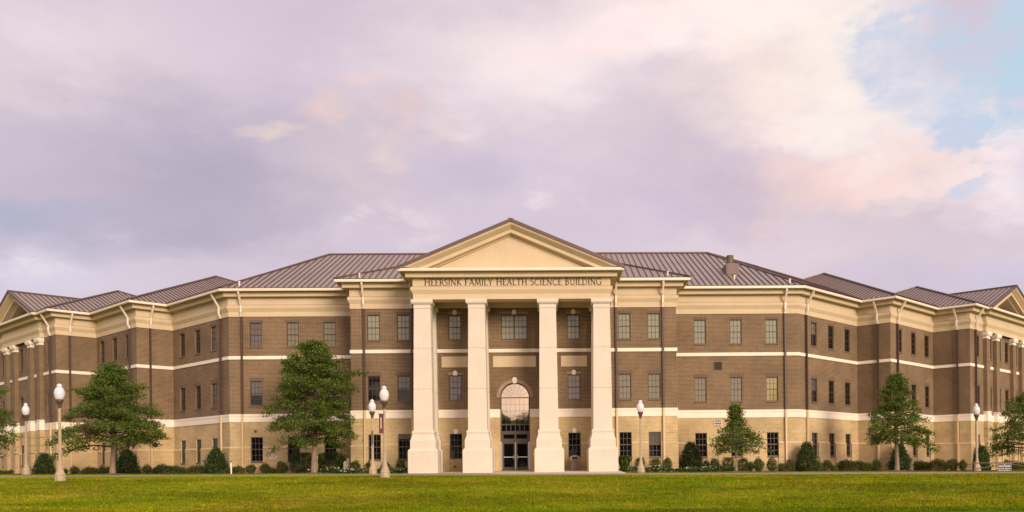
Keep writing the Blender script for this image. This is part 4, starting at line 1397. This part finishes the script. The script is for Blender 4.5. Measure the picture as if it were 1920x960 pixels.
for px, Y in ((212, 66), (590, 66.5), (1381, 66.5), (1681, 70)):
    mulch_ring(at(px, Y), Y, 1.45, 1.1)


def wall_Y(px):
    """depth of the facade seen at a photo column"""
    r = pixdir(px, 870); best = 1e9
    for i in range(NSEG):
        p, d, n = seg_frame(i)
        det = r.x * (-d.y) + d.x * r.y
        if abs(det) < 1e-9: continue
        t = ((p.x - CX) * (-d.y) + d.x * p.y) / det
        u = (r.x * p.y - r.y * (p.x - CX)) / det
        if -0.01 <= u <= seg_len[i] + 0.01 and t > 0: best = min(best, r.y * t)
    return best if best < 1e8 else 92.0


# bed sheet following the foot of the walls
bed = offset_path(PERIM, 0.0); bed2 = offset_path(PERIM, 2.9)
for lo, hi in ((0, 7), (8, len(PERIM) - 1)):
    b_ = MB()
    for k in range(lo, hi):
        for j in range(8):
            a0, a1 = bed[k].lerp(bed[k + 1], j / 8), bed[k].lerp(bed[k + 1], (j + 1) / 8)
            c0, c1 = bed2[k].lerp(bed2[k + 1], j / 8), bed2[k].lerp(bed2[k + 1], (j + 1) / 8)
            b_.quad(*[(v_.x, v_.y, gz(v_.x, v_.y) + 0.03) for v_ in (c0, c1, a1, a0)])
    o = b_.build('mulch_bed', M['mulch']); o['kind'] = 'structure'


def shrub(name, label, cat, pxa, pxb, ytop, ybase, kind, Y=None, gap_=1.9, seed=0, group=None, m='leaf_box', dens=1.0):
    """shrub filling photo columns pxa..pxb, ytop the photo row of its top"""
    r = np.random.default_rng(seed + abs(int(pxa * 7)))
    pc = (pxa + pxb) / 2
    if Y is None: Y = wall_Y(pc) - gap_
    X0_, X1_ = at(pxa, Y), at(pxb, Y)
    Xc = (X0_ + X1_) / 2; w = X1_ - X0_
    z0 = gz(Xc, Y) - 0.02
    rr = pixdir(pc, ytop); zt = CZ + rr.z * (Y / rr.y)
    h = max(0.25, zt - z0)
    root = empty(name, (Xc, Y, z0)); tag(root, label, cat, group)
    size = {'ball': 0.085, 'cone': 0.12, 'hedge': 0.095, 'tuft': 0.3, 'loose': 0.10}[kind]
    area = w * h
    n = int(1500 * area * dens + 350)
    if kind in ('ball', 'loose'):
        v = r.normal(size=(n, 3)); v /= np.linalg.norm(v, axis=1)[:, None]
        rad = (0.5 + 0.5 * r.random(n) ** 0.45)[:, None] * (1 + 0.10 * np.sin(v * 5 + seed).sum(1))[:, None]
        if kind == 'loose': rad *= (0.75 + 0.5 * r.random(n))[:, None]
        C = v * rad * np.array([w / 2, min(w / 2, 0.8), h / 2]) + np.array([0, 0, h / 2])
    elif kind == 'cone':
        t = r.random(n) ** 1.35
        prof = np.where(t < 0.25, 0.86 + 0.14 * t / 0.25, np.clip(1 - ((t - 0.25) / 0.80), 0, 1) ** 0.62)
        th = r.random(n) * 6.283
        rad = prof * (0.45 + 0.55 * r.random(n) ** 0.45) * (1 + 0.16 * np.sin(th * 3 + t * 9 + seed) + 0.10 * np.sin(th * 5 - t * 17 + seed)) * np.where(r.random(n) < 0.06, 1.22, 1)
        C = np.stack([np.cos(th) * rad * w / 2, np.sin(th) * rad * w / 2, t * h], 1)
    elif kind == 'hedge':
        C = np.stack([(r.random(n) - 0.5) * w, (r.random(n) - 0.5) * 0.9, r.random(n) ** 0.7], 1)
        top = 0.86 + 0.12 * np.sin(C[:, 0] * 2.1 + seed) + 0.08 * np.sin(C[:, 0] * 5.3 + seed * 2)
        edge = np.clip((w / 2 - np.abs(C[:, 0])) / 0.35, 0.35, 1) ** 0.5
        C[:, 2] *= h * top * edge * (1 - 0.25 * np.abs(C[:, 1]) / 0.45)
    else:
        th = r.random(n) * 6.283; t = r.random(n)
        C = np.stack([np.cos(th) * t * w / 2 * r.random(n) ** .4, np.sin(th) * t * w / 2, t * h * (0.7 + 0.3 * r.random(n))], 1)
    C += r.normal(size=C.shape) * (0.045 if kind != 'cone' else 0.085)
    C[:, 2] = np.maximum(C[:, 2], 0.03)
    sb = MB()
    for k in range(5 if kind != 'hedge' else max(5, int(w * 2))):
        xx = (r.random() - 0.5) * w * (0.25 if kind != 'hedge' else 0.9)
        sb.tube((xx * 0.4 if kind != 'hedge' else xx, 0, -0.1), (xx, (r.random() - 0.5) * 0.2, h * 0.55), 0.025, 0.01, 5)
    sb.build('stem', M['bark'], root)
    obj_me('foliage', leaves_mesh('foliage', C, size, [M[m]], None, seed + 3, 0.6, 0.25), root)
    return root


GB, GH, GL_ = 'clipped round shrubs along the walls', 'upright dark hollies along the walls', 'low hedges along the walls'
SH = [
    ('hedge', 'low grassy hedge at the left edge of the picture', -10, 43, 880, 892, 'hedge', 'leaf_box'),
    ('holly_shrub', 'wide dark holly between the two lamps at the far left', 63, 105, 852, 892, 'cone', 'leaf_holly'),
    ('round_shrub', 'small shrub half hidden behind the tall lamp at far left', 114, 127, 879, 892, 'ball', 'leaf_box'),
    ('round_shrub', 'round shrub just right of the tall lamp at far left', 131, 149, 875, 892, 'ball', 'leaf_box'),
    ('hedge', 'short dark hedge left of the oak with the dry patch', 154, 189, 873, 892, 'hedge', 'leaf_box'),
    ('pale_shrub', 'pale yellowish shrub next to the trunk of the dry patched oak', 186, 198, 875, 891, 'loose', 'leaf_lite'),
    ('round_shrub', 'round shrub directly behind the trunk of the dry patched oak', 198, 211, 875, 891, 'ball', 'leaf_box'),
    ('holly_shrub', 'pointed dark holly right of the dry patched oak trunk', 216, 261, 845, 891, 'cone', 'leaf_holly'),
    ('round_shrub', 'round shrub between the pointed holly and the long left hedge', 266, 286, 872, 890, 'ball', 'leaf_box'),
    ('hedge', 'longest dark hedge below the left wing windows', 286, 353, 870, 890, 'hedge', 'leaf_holly'),
    ('hedge', 'lighter hedge joining the long dark hedge below the left wing', 352, 396, 869, 890, 'hedge', 'leaf_box'),
    ('holly_shrub', 'conical holly at the left corner of the front wall', 384, 427, 842, 889, 'cone', 'leaf_holly'),
    ('hedge', 'short hedge at the white pipe stub near the left front corner', 424, 457, 870, 889, 'hedge', 'leaf_box'),
    ('round_shrub', 'round shrub below the leftmost ground floor window of the front wall', 461, 480, 871, 889, 'ball', 'leaf_box'),
    ('round_shrub', 'round shrub left of the FDC sign', 487, 507, 869, 889, 'ball', 'leaf_box'),
    ('pale_shrub', 'low straggly plant below the FDC sign', 504, 518, 878, 889, 'loose', 'leaf_lite'),
    ('round_shrub', 'round shrub right of the FDC sign', 518, 539, 866, 888, 'ball', 'leaf_box'),
    ('round_shrub', 'big rounded shrub left of the tallest oak trunk', 543, 588, 847, 887, 'ball', 'leaf_holly'),
    ('round_shrub', 'big rounded shrub right of the tallest oak trunk', 595, 649, 845, 885, 'ball', 'leaf_holly'),
    ('round_shrub', 'small round shrub right of the utility box', 656, 675, 863, 880, 'ball', 'leaf_box'),
    ('round_shrub', 'small round shrub behind the lamp pair, left of both posts', 684, 697, 865, 880, 'ball', 'leaf_box'),
    ('round_shrub', 'small round shrub behind the banner lamp', 714, 733, 866, 880, 'ball', 'leaf_box'),
    ('round_shrub', 'small round shrub against the plinth of the leftmost column', 741, 760, 863, 880, 'ball', 'leaf_box'),
    ('grass_clump', 'bright green grass clump right of the rightmost column plinth', 1160, 1183, 855, 873, 'tuft', 'leaf_box'),
    ('round_shrub', 'round shrub behind the lamp right of the portico', 1191, 1209, 857, 873, 'ball', 'leaf_box'),
    ('round_shrub', 'round shrub just right of the lamp beside the portico', 1219, 1239, 858, 873, 'ball', 'leaf_box'),
    ('round_shrub', 'round shrub at the downspout of the right bay corner', 1243, 1260, 857, 873, 'ball', 'leaf_box'),
    ('holly_shrub', 'broad dark holly at the inner corner right of the bay', 1272, 1319, 831, 873, 'cone', 'leaf_holly'),
    ('round_shrub', 'low shrub hugging the right foot of the broad dark holly', 1317, 1332, 865, 875, 'ball', 'leaf_holly'),
    ('round_shrub', 'round shrub among white flowers right of the broad holly', 1331, 1349, 860, 876, 'ball', 'leaf_box'),
    ('round_shrub', 'round shrub left of the small sparse oak', 1354, 1377, 857, 879, 'ball', 'leaf_box'),
    ('round_shrub', 'round shrub right of the small sparse oak trunk', 1383, 1403, 858, 880, 'ball', 'leaf_holly'),
    ('round_shrub', 'low spreading shrub second right of the small sparse oak', 1400, 1413, 865, 880, 'ball', 'leaf_holly'),
    ('round_shrub', 'round shrub left of the rightmost front wall window', 1412, 1432, 858, 880, 'ball', 'leaf_box'),
    ('round_shrub', 'round shrub below the rightmost ground floor window of the front wall', 1437, 1457, 859, 880, 'ball', 'leaf_box'),
    ('pale_shrub', 'low reddish pale plant left of the right corner downspout', 1459, 1475, 870, 881, 'loose', 'leaf_lite'),
    ('round_shrub', 'round shrub right of the right corner downspout', 1474, 1489, 862, 881, 'ball', 'leaf_box'),
    ('holly_shrub', 'tall conical holly at the right corner of the front wall', 1492, 1534, 831, 881, 'cone', 'leaf_holly'),
    ('pale_shrub', 'pale low shrub at the foot of the right corner holly', 1516, 1542, 866, 882, 'loose', 'leaf_lite'),
    ('hedge', 'short light hedge left of the long right wing hedge', 1538, 1564, 862, 881, 'hedge', 'leaf_box'),
    ('hedge', 'long dark hedge below the right wing windows', 1560, 1638, 860, 881, 'hedge', 'leaf_box'),
    ('pale_shrub', 'pale shrub at the right end of the long right hedge', 1635, 1652, 863, 881, 'loose', 'leaf_lite'),
    ('holly_shrub', 'dark holly behind the trunk of the medium right oak', 1668, 1707, 834, 881, 'cone', 'leaf_holly'),
    ('hedge', 'uneven hedge between the right oak and the downspout', 1704, 1776, 859, 881, 'hedge', 'leaf_box'),
    ('round_shrub', 'round shrub left of the downspout on the blank right wall', 1775, 1796, 860, 880, 'ball', 'leaf_box'),
    ('round_shrub', 'round shrub right of the downspout on the blank right wall', 1797, 1813, 862, 880, 'ball', 'leaf_box'),
    ('holly_shrub', 'narrow dark holly behind the lamp by the gate', 1827, 1856, 838, 880, 'cone', 'leaf_holly'),
    ('hedge', 'hedge behind the gate sign at the right edge', 1866, 1935, 861, 877, 'hedge', 'leaf_box'),
]
for k, (nm, lb, pa, pb2, yt, yb2, kd, mm) in enumerate(SH):
    cat = {'hedge': 'hedge', 'grass_clump': 'ornamental grass'}.get(nm, 'shrub')
    grp = {'round_shrub': GB, 'holly_shrub': GH, 'hedge': GL_, 'pale_shrub': 'pale low shrubs along the walls'}.get(nm)
    shrub(nm, lb, cat, pa, pb2, yt, yb2, kd, seed=k, group=grp, m=mm, gap_=1.5 if kd in ('ball', 'loose') else 1.9)


def flower_bed(label, pxa, pxb, Y0, Y1, h, seed):
    r = np.random.default_rng(seed)
    Xa, Xb = at(pxa, (Y0 + Y1) / 2), at(pxb, (Y0 + Y1) / 2)
    n = int((Xb - Xa) * (Y1 - Y0) * 330)
    X = Xa + (Xb - Xa) * r.random(n); Yy = Y0 + (Y1 - Y0) * r.random(n)
    zz = np.array([gz(a_, b5) for a_, b5 in zip(X, Yy)])
    hh = h * (0.75 + 0.25 * np.sin(X * 2.3) * np.sin(X * 0.9 + 1))
    C = np.stack([X, Yy, zz + hh * r.random(n) ** 0.6], 1)
    me_ = leaves_mesh('flower_bed', C, 0.10, [M['leaf_bed'], M['petal']], None, seed)
    nf = int(n * 0.15)
    dens = np.clip(np.sin(X * 1.7 + seed) * 0.5 + 0.6, 0.05, 1)
    top = np.where(r.random(n) < 0.13 * dens)[0]
    P_ = C[top]; P_[:, 2] = zz[top] + hh[top] * (0.45 + 0.65 * r.random(len(top)))
    allC = np.concatenate([C, P_]); mi = np.concatenate([np.zeros(n), np.ones(len(top))])
    me_ = leaves_mesh('flower_bed', allC, 0.10, [M['leaf_bed'], M['petal']], mi, seed, 0.8)
    o = obj_me('flower_bed', me_); tag(o, label, 'flower bed', kind='stuff')


flower_bed('bed of small white flowers left of the portico, around the lamp pair', 578, 764, 66.7, 68.0, 0.46, 3)
flower_bed('bed of small white flowers right of the portico, below the shrubs', 1158, 1378, 66.9, 68.3, 0.50, 4)

# wood across the road behind the camera: it is what the lower windows reflect
_r = np.random.default_rng(77); _c = []
for k in range(70):
    X_ = -150 + 300 * (k + _r.random()) / 70; Y_ = -52 + 10 * _r.random(); H_ = 11.5 + 7 * _r.random() * (0.6 + 0.4 * math.sin(k * 0.7))
    v_ = _r.normal(size=(520, 3)); v_ /= np.linalg.norm(v_, axis=1)[:, None]
    _c.append(v_ * (_r.random(520) ** 0.33)[:, None] * np.array([3.2, 3.2, H_ * 0.5]) + np.array([X_, Y_, gz(X_, Y_) + H_ * 0.52]))
o = obj_me('wood', leaves_mesh('wood', np.concatenate(_c), 1.3, [M['leaf_holly']], None, 8, 0.8)); tag(o, 'dark wood across the way, mirrored in the lower windows', 'wood', kind='stuff')

# grass blades over the visible lawn
def blades(name, n, x0, x1, y0, y1, hmin, hmax, w, seed, power=1.0):
    r = np.random.default_rng(seed)
    Y = y0 + (y1 - y0) * r.random(n) ** power
    cx_ = CX + 0.03 * Y
    X = cx_ + (r.random(n) - 0.5) * 2 * (Y * 0.62 + 2) + (-0.065 * Y)
    # clumping
    k = (np.sin(X * 1.9 + np.sin(Y * 2.3)) * np.sin(Y * 2.7 + X * 0.6) > -0.55 + 0.3 * r.normal(size=n))
    X, Y = X[k], Y[k]; n = len(X)
    z = np.array([gz(a_, b5) for a_, b5 in zip(X, Y)])
    h = hmin + (hmax - hmin) * r.random(n) * (0.7 + 0.3 * np.sin(X * 0.8) * np.sin(Y * 1.1))
    th = r.random(n) * 3.14159
    dx, dy = np.cos(th) * w, np.sin(th) * w
    lx, ly = r.normal(size=n) * 0.03, r.normal(size=n) * 0.03
    V = np.stack([np.stack([X - dx, Y - dy, z - 0.01], 1), np.stack([X + dx, Y + dy, z - 0.01], 1), np.stack([X + lx, Y + ly, z + h], 1)], 1).reshape(-1, 3)
    me_ = bpy.data.meshes.new(name)
    me_.vertices.add(3 * n); me_.vertices.foreach_set('co', V.ravel().astype(np.float32))
    me_.loops.add(3 * n); me_.loops.foreach_set('vertex_index', np.arange(3 * n, dtype=np.int32))
    me_.polygons.add(n); me_.polygons.foreach_set('loop_start', np.arange(0, 3 * n, 3, dtype=np.int32)); me_.polygons.foreach_set('loop_total', np.full(n, 3, dtype=np.int32))
    me_.materials.append(M['blade']); me_.update(calc_edges=True)
    return me_


go = obj_me('grass', blades('grass', 300000, 0, 0, 30.5, 56.1, 0.04, 0.105, 0.016, 5, 1.2))
tag(go, 'short mown green grass on the bank', 'grass', kind='stuff')
go = obj_me('grass', blades('grass', 45000, 0, 0, 61.6, 66.8, 0.03, 0.07, 0.012, 6))
# keep the paving clear
_bm = go.data; tag(go, 'short mown green grass between the path and the beds', 'grass', kind='stuff')
_co = np.empty(len(_bm.vertices) * 3, np.float32); _bm.vertices.foreach_get('co', _co); _co = _co.reshape(-1, 3, 3)
_in = (np.abs(_co[:, :, 0].mean(1)) < 7.75)
_co[_in, :, 2] -= 1.0
_bm.vertices.foreach_set('co', _co.ravel()); _bm.update()

# ------------------------------------------------------------------ street furniture
M['post'] = noisy('pale_concrete_lamp_post', (0.38, 0.30, 0.20), (0.46, 0.37, 0.255), 5.0, 0.7, 0.2, 40)
M['iron'] = noisy('brown_painted_iron', (0.075, 0.045, 0.028), (0.10, 0.06, 0.038), 5, 0.5)
M['globe'] = mat('frosted_acrylic_globe', (0.86, 0.87, 0.93), 0.18, 0.0, 0.6)
_b = M['globe'].node_tree.nodes['Principled BSDF']
_b.inputs['Transmission Weight'].default_value = 0.25
_b.inputs['Subsurface Weight'].default_value = 0.0
M['banner'] = noisy('crimson_banner_cloth', (0.11, 0.036, 0.032), (0.14, 0.045, 0.04), 2, 0.8)


def make_lamp():
    root = empty('lamp_post')
    b_ = MB(); b_.lathe((0, 0, 0), [(0.27, -0.3), (0.27, 0.20), (0.255, 0.24), (0.265, 0.28), (0.25, 0.36), (0.215, 0.40), (0.19, 0.46), (0.15, 0.60), (0.115, 0.78), (0.10, 0.90)], 16, flute=0.05); b_.build('base', M['post'], root)
    b_ = MB(); b_.lathe((0, 0, 0), [(0.088, 0.86), (0.082, 1.4), (0.068, 3.72)], 16, flute=0.06); b_.build('shaft', M['post'], root)
    b_ = MB(); b_.lathe((0, 0, 0), [(0.075, 3.70), (0.085, 3.76), (0.10, 3.86), (0.165, 4.02), (0.185, 4.05), (0.185, 4.14), (0.15, 4.16)], 16); b_.build('collar', M['iron'], root)
    gl = MB(); gl.lathe((0, 0, 0), [(0.16, 4.15), (0.215, 4.25), (0.25, 4.40), (0.255, 4.48), (0.235, 4.60), (0.185, 4.70), (0.125, 4.76), (0.11, 4.79), (0.14, 4.82), (0.14, 4.85), (0.085, 4.92), (0.03, 4.955)], 20); gl.build('globe', M['globe'], root)
    b_ = MB(); b_.lathe((0, 0, 0), [(0.03, 4.94), (0.022, 4.98), (0.03, 5.0), (0.01, 5.06)], 8); b_.build('finial', M['iron'], root)
    return root


lamp0 = make_lamp()
LAMPS = [(-22.4, 48.6, 'tall lamp post with a white globe, nearest at far left beside the dry patched oak'),
         (-33.6, 66.0, 'small distant lamp post at the left edge before the pilasters'),
         (-9.21, 62.7, 'lamp post on the left of the pair beside the portico, lower globe'),
         (-6.38, 51.0, 'tall lamp post with a crimson banner, taller of the pair beside the portico'),
         (8.73, 64.0, 'lamp post on the grass right of the rightmost column'),
         (33.77, 68.0, 'lamp post standing behind the swing gate on the right')]
for k, (X, Y, lb) in enumerate(LAMPS):
    zz = gz(X, Y)
    if k == 0: o = lamp0
    else:
        o = lamp0.copy(); COL.objects.link(o)
        for ch in list(lamp0.children):
            c2 = ch.copy(); COL.objects.link(c2); c2.parent = o
    o.location = (X, Y, zz); tag(o, lb, 'lamp post', 'globe lamp posts along the path')

for li, z0_, z1_, lb, ang, wd in ((3, 2.40, 3.42, 'narrow crimson banner hung on the left side of the taller banner lamp', 1.12, 0.42), (2, 1.98, 2.85, 'folded reddish banner on the lower lamp of the pair', 1.38, 0.40)):
    X, Y, _ = LAMPS[li]; zz = gz(X, Y)
    sgn = -1 if li == 3 else 1
    root = empty('banner', (X, Y, zz), 0); tag(root, lb, 'banner', 'lamp post banners')
    dxy = Vector((sgn * math.cos(ang), -math.sin(ang) * 0.9))
    c_ = MB(); n_ = 8
    for k in range(n_):
        f0, f1 = k / n_, (k + 1) / n_
        wob = lambda f: 0.02 * math.sin(f * 7)
        pa, pb2 = dxy * (0.11 + wd * f0), dxy * (0.11 + wd * f1)
        for th in (0.0, 0.012):
            c_.quad((pa.x + wob(f0), pa.y + th, z0_), (pb2.x + wob(f1), pb2.y + th, z0_ + 0.0), (pb2.x + wob(f1), pb2.y + th, z1_), (pa.x + wob(f0), pa.y + th, z1_))
    co = c_.build('cloth', M['banner'], root)
    s2 = MB()      # pale letters block running down the cloth
    for k in range(7):
        zc = z1_ - 0.2 - 0.085 * k
        pa, pb2 = dxy * (0.11 + wd * 0.38), dxy * (0.11 + wd * 0.62)
        for th in (-0.022, 0.034):
            s2.quad((pa.x, pa.y + th, zc - 0.06), (pb2.x, pb2.y + th, zc - 0.06), (pb2.x, pb2.y + th, zc), (pa.x, pa.y + th, zc))
    if li == 3: s2.build('lettering', M['petal'], co)
    for zc in (z0_, z1_):
        a2 = MB(); e5 = dxy * (0.15 + wd); a2.bar((0, 0, zc), (e5.x, e5.y, zc), 0.03); a2.build('arm', M['iron'], root)

# FDC wall sign
M['sign_w'] = mat('white_sign_enamel', (0.85, 0.80, 0.78), 0.4)
M['sign_r'] = mat('red_sign_letters', (0.33, 0.04, 0.05), 0.5)
M['sign_k'] = mat('black_sign_face', (0.03, 0.045, 0.035), 0.5)


def text_mesh(txt, size, m, name, parent, loc, rot, ext=0.003):
    cu = bpy.data.curves.new(name, 'FONT'); cu.body = txt; cu.size = size; cu.align_x = 'CENTER'; cu.align_y = 'CENTER'; cu.extrude = ext; cu.offset = size * 0.02
    to = bpy.data.objects.new(name, cu); COL.objects.link(to)
    bpy.context.view_layer.update()
    dg = bpy.context.evaluated_depsgraph_get()
    me_ = bpy.data.meshes.new_from_object(to.evaluated_get(dg)); me_.name = name
    COL.objects.unlink(to); bpy.data.objects.remove(to)
    me_.materials.clear(); me_.materials.append(m)
    o = bpy.data.objects.new(name, me_); COL.objects.link(o); o.parent = parent; o.location = loc; o.rotation_euler = rot
    return o


q = on_wall('front_l', 513.0, 856.3)
fs = empty('wall_sign', (q.x, D0 - 0.07, q.z)); tag(fs, 'small white FDC sign with red letters on the tan brick', 'sign')
b_ = MB(); b_.box(-0.26, 0.26, -0.03, -0.005, -0.17, 0.17); b_.build('panel', M['sign_w'], fs)
text_mesh('FDC', 0.26, M['sign_r'], 'lettering', fs, (0, -0.033, 0), (math.pi / 2, 0, 0))

# trash can on the plaza between the right columns
X, Y = at(1078, 68.3), 68.3
M['can'] = noisy('brown_plastic_litter_bin', (0.15, 0.085, 0.055), (0.18, 0.105, 0.07), 3, 0.5)
M['can_l'] = noisy('weathered_bin_lid', (0.22, 0.145, 0.105), (0.26, 0.175, 0.13), 3, 0.5)
tcn = empty('trash_can', (X, Y, PZ(Y))); tag(tcn, 'brown litter bin with an arched hood, on the plaza before the right window', 'trash can')
b_ = MB(); b_.frusta(0, 0, [(0.36, 0), (0.36, 0.05), (0.29, 0.07), (0.29, 0.10), (0.27, 0.72), (0.27, 0.74)]); b_.build('bin_body', M['can'], tcn)
b_ = MB()
hx, hy = 0.36, 0.34
zsides = [(0.74, hx), (0.98, hx)]
b_.box(-hx, -0.20, -hy, hy, 0.73, 1.02); b_.box(0.20, hx, -hy, hy, 0.73, 1.02); b_.box(-0.20, 0.20, -hy, hy, 0.73, 0.80)
top = [(-hx + 2 * hx * k / 10, 1.02 + 0.10 * math.sin(math.pi * k / 10)) for k in range(11)]
for k in range(10):
    (xa, za_), (xb, zb_) = top[k], top[k + 1]
    b_.quad((xa, -hy, za_), (xb, -hy, zb_), (xb, hy, zb_), (xa, hy, za_))
    b_.quad((xa, -hy, 1.02 if abs((xa + xb) / 2) > .2 else 0.99), (xb, -hy, 1.02 if abs((xa + xb) / 2) > .2 else 0.99), (xb, -hy, zb_), (xa, -hy, za_))
    b_.quad((xb, hy, 1.0), (xa, hy, 1.0), (xa, hy, za_), (xb, hy, zb_))
ho = b_.build('hood', M['can_l'], tcn)
b_ = MB(); b_.quad((-0.2, 0.0, 0.8), (0.2, 0.0, 0.8), (0.2, 0.0, 1.0), (-0.2, 0.0, 1.0)); b_.build('opening', M['g_dark'], ho)

# utility box and pipe stubs in the bed left of the portico
M['util'] = noisy('gray_utility_enamel', (0.40, 0.35, 0.285), (0.46, 0.40, 0.33), 3, 0.5)
X, Y = at(652, 70.6), 70.6; z0 = gz(X, Y)
ub = empty('utility_box', (X, Y, z0)); tag(ub, 'gray utility box with a dial on top, half behind the big shrub', 'utility box')
b_ = MB(); b_.frusta(0, 0, [(0.26, -0.1), (0.26, 0.78), (0.20, 0.92)]); b_.build('cabinet', M['util'], ub)
b_ = MB(); b_.lathe((0.05, 0, 0.9), [(0.12, 0), (0.12, 0.16), (0.07, 0.22)], 12); b_.box(0.0, 0.20, -0.28, -0.26, 0.56, 0.64); b_.build('meter', M['sign_w'], ub)
X, Y = at(594.8, 70.4), 70.4; z0 = gz(X, Y)
st = empty('marker_post', (X, Y, z0)); tag(st, 'white plastic marker post beside the trunk of the tallest oak', 'post')
b_ = MB(); b_.lathe((0, 0, 0), [(0.055, -0.1), (0.055, 1.05)], 10); b_.build('shaft', M['util'], st)
b_ = MB(); b_.lathe((0, 0, 0), [(0.062, 1.05), (0.062, 1.30), (0.04, 1.34)], 10); b_.build('cap', M['sign_w'], st)
X, Y = at(433.5, 64.0), 64.0; z0 = gz(X, Y)
st = empty('pipe_stub', (X, Y, z0)); tag(st, 'pale upright pipe with a small brown cap at the path edge', 'pipe')
b_ = MB(); b_.lathe((0, 0, 0), [(0.05, -0.2), (0.05, 0.80)], 10); b_.build('shaft', M['stone'], st)
b_ = MB(); b_.lathe((0, 0, 0.80), [(0.055, 0), (0.055, 0.06), (0.03, 0.09)], 10); b_.box(-0.10, 0.05, -0.03, 0.03, 0.83, 0.88); b_.build('cap', M['iron'], st)

# swing gate across the drive on the right
M['gate'] = noisy('weathered_gate_tube', (0.095, 0.080, 0.050), (0.13, 0.105, 0.07), 3, 0.6, metal=0.2)
YG = 62.0
XA, XB = at(1827, YG), at(1827, YG) + 6.1
zg = gz(XA, YG)
ph = lambda px, y_: (at(px, YG, y_), CZ + pixdir(px, y_).z * YG / pixdir(px, y_).y)
gt = empty('swing_gate', (XA, YG, zg)); tag(gt, 'low gray tubular swing gate with crossed braces in front of the right lamp', 'gate')
zt = ph(1850, 868)[1] - zg; zm = ph(1830, 880)[1] - zg
b_ = MB(); b_.tube((0, 0, -0.3), (0, 0, zt + 0.05), 0.06, n=10); b_.build('post', M['gate'], gt)
b_ = MB(); b_.tube((XB - XA, 0, -0.6), (XB - XA, 0, zt), 0.06, n=10); b_.build('post', M['gate'], gt)
b_ = MB(); b_.tube((-0.4, 0, zt - 0.10), (-0.1, 0, zt), 0.03, n=8); b_.tube((-0.1, 0, zt), (XB - XA, 0, zt), 0.035, n=8); b_.build('rail', M['gate'], gt)
b_ = MB(); b_.tube((0, 0.0, zm), ((XB - XA) * 0.42, 0, zt - 0.05), 0.03, n=8); b_.tube(((XB - XA) * 0.33, 0, zt - 0.05), (XB - XA, 0, zm - 0.2), 0.03, n=8); b_.build('brace', M['gate'], gt)
b_ = MB(); b_.tube((0, 0, zm - 0.22), (XB - XA, 0, zm - 0.22), 0.022, n=8); b_.build('lower_rail', M['gate'], gt)
xs0, zs0 = ph(1882.5, 877.0)
sgn_ = empty('road_sign', (xs0, YG - 0.09, zs0)); tag(sgn_, 'black ROAD CLOSED sign with white lines of writing, fixed to the swing gate', 'sign')
b_ = MB(); b_.box(-0.44, 0.44, 0, 0.02, -0.28, 0.28); b_.build('panel', M['sign_k'], sgn_)
b_ = MB()
b_.box(-0.455, 0.455, -0.01, 0.01, 0.28, 0.295); b_.box(-0.455, 0.455, -0.01, 0.01, -0.295, -0.28); b_.box(-0.455, -0.44, -0.01, 0.01, -0.28, 0.28); b_.box(0.44, 0.455, -0.01, 0.01, -0.28, 0.28)
b_.build('border', M['util'], sgn_)
text_mesh('ROAD CLOSED', 0.115, M['sign_w'], 'lettering', sgn_, (0, -0.008, 0.105), (math.pi / 2, 0, 0))
b_ = MB()        # the two lines too small to read: runs of word-length marks
rg = random.Random(4)
for zc in (-0.045, -0.165):
    xx = -0.40
    while xx < 0.38:
        wl = min(0.39 - xx, rg.uniform(0.08, 0.16))
        nn = int(wl / 0.03)
        for k in range(nn):
            b_.box(xx + k * 0.03, xx + k * 0.03 + 0.023, -0.008, 0.0, zc - 0.024 + (0.01 if rg.random() < .3 else 0), zc + 0.018)
        xx += wl + 0.03
b_.box(-0.025, 0.025, -0.008, 0.0, 0.19, 0.24)
b_.build('small_print', M['sign_w'], sgn_)
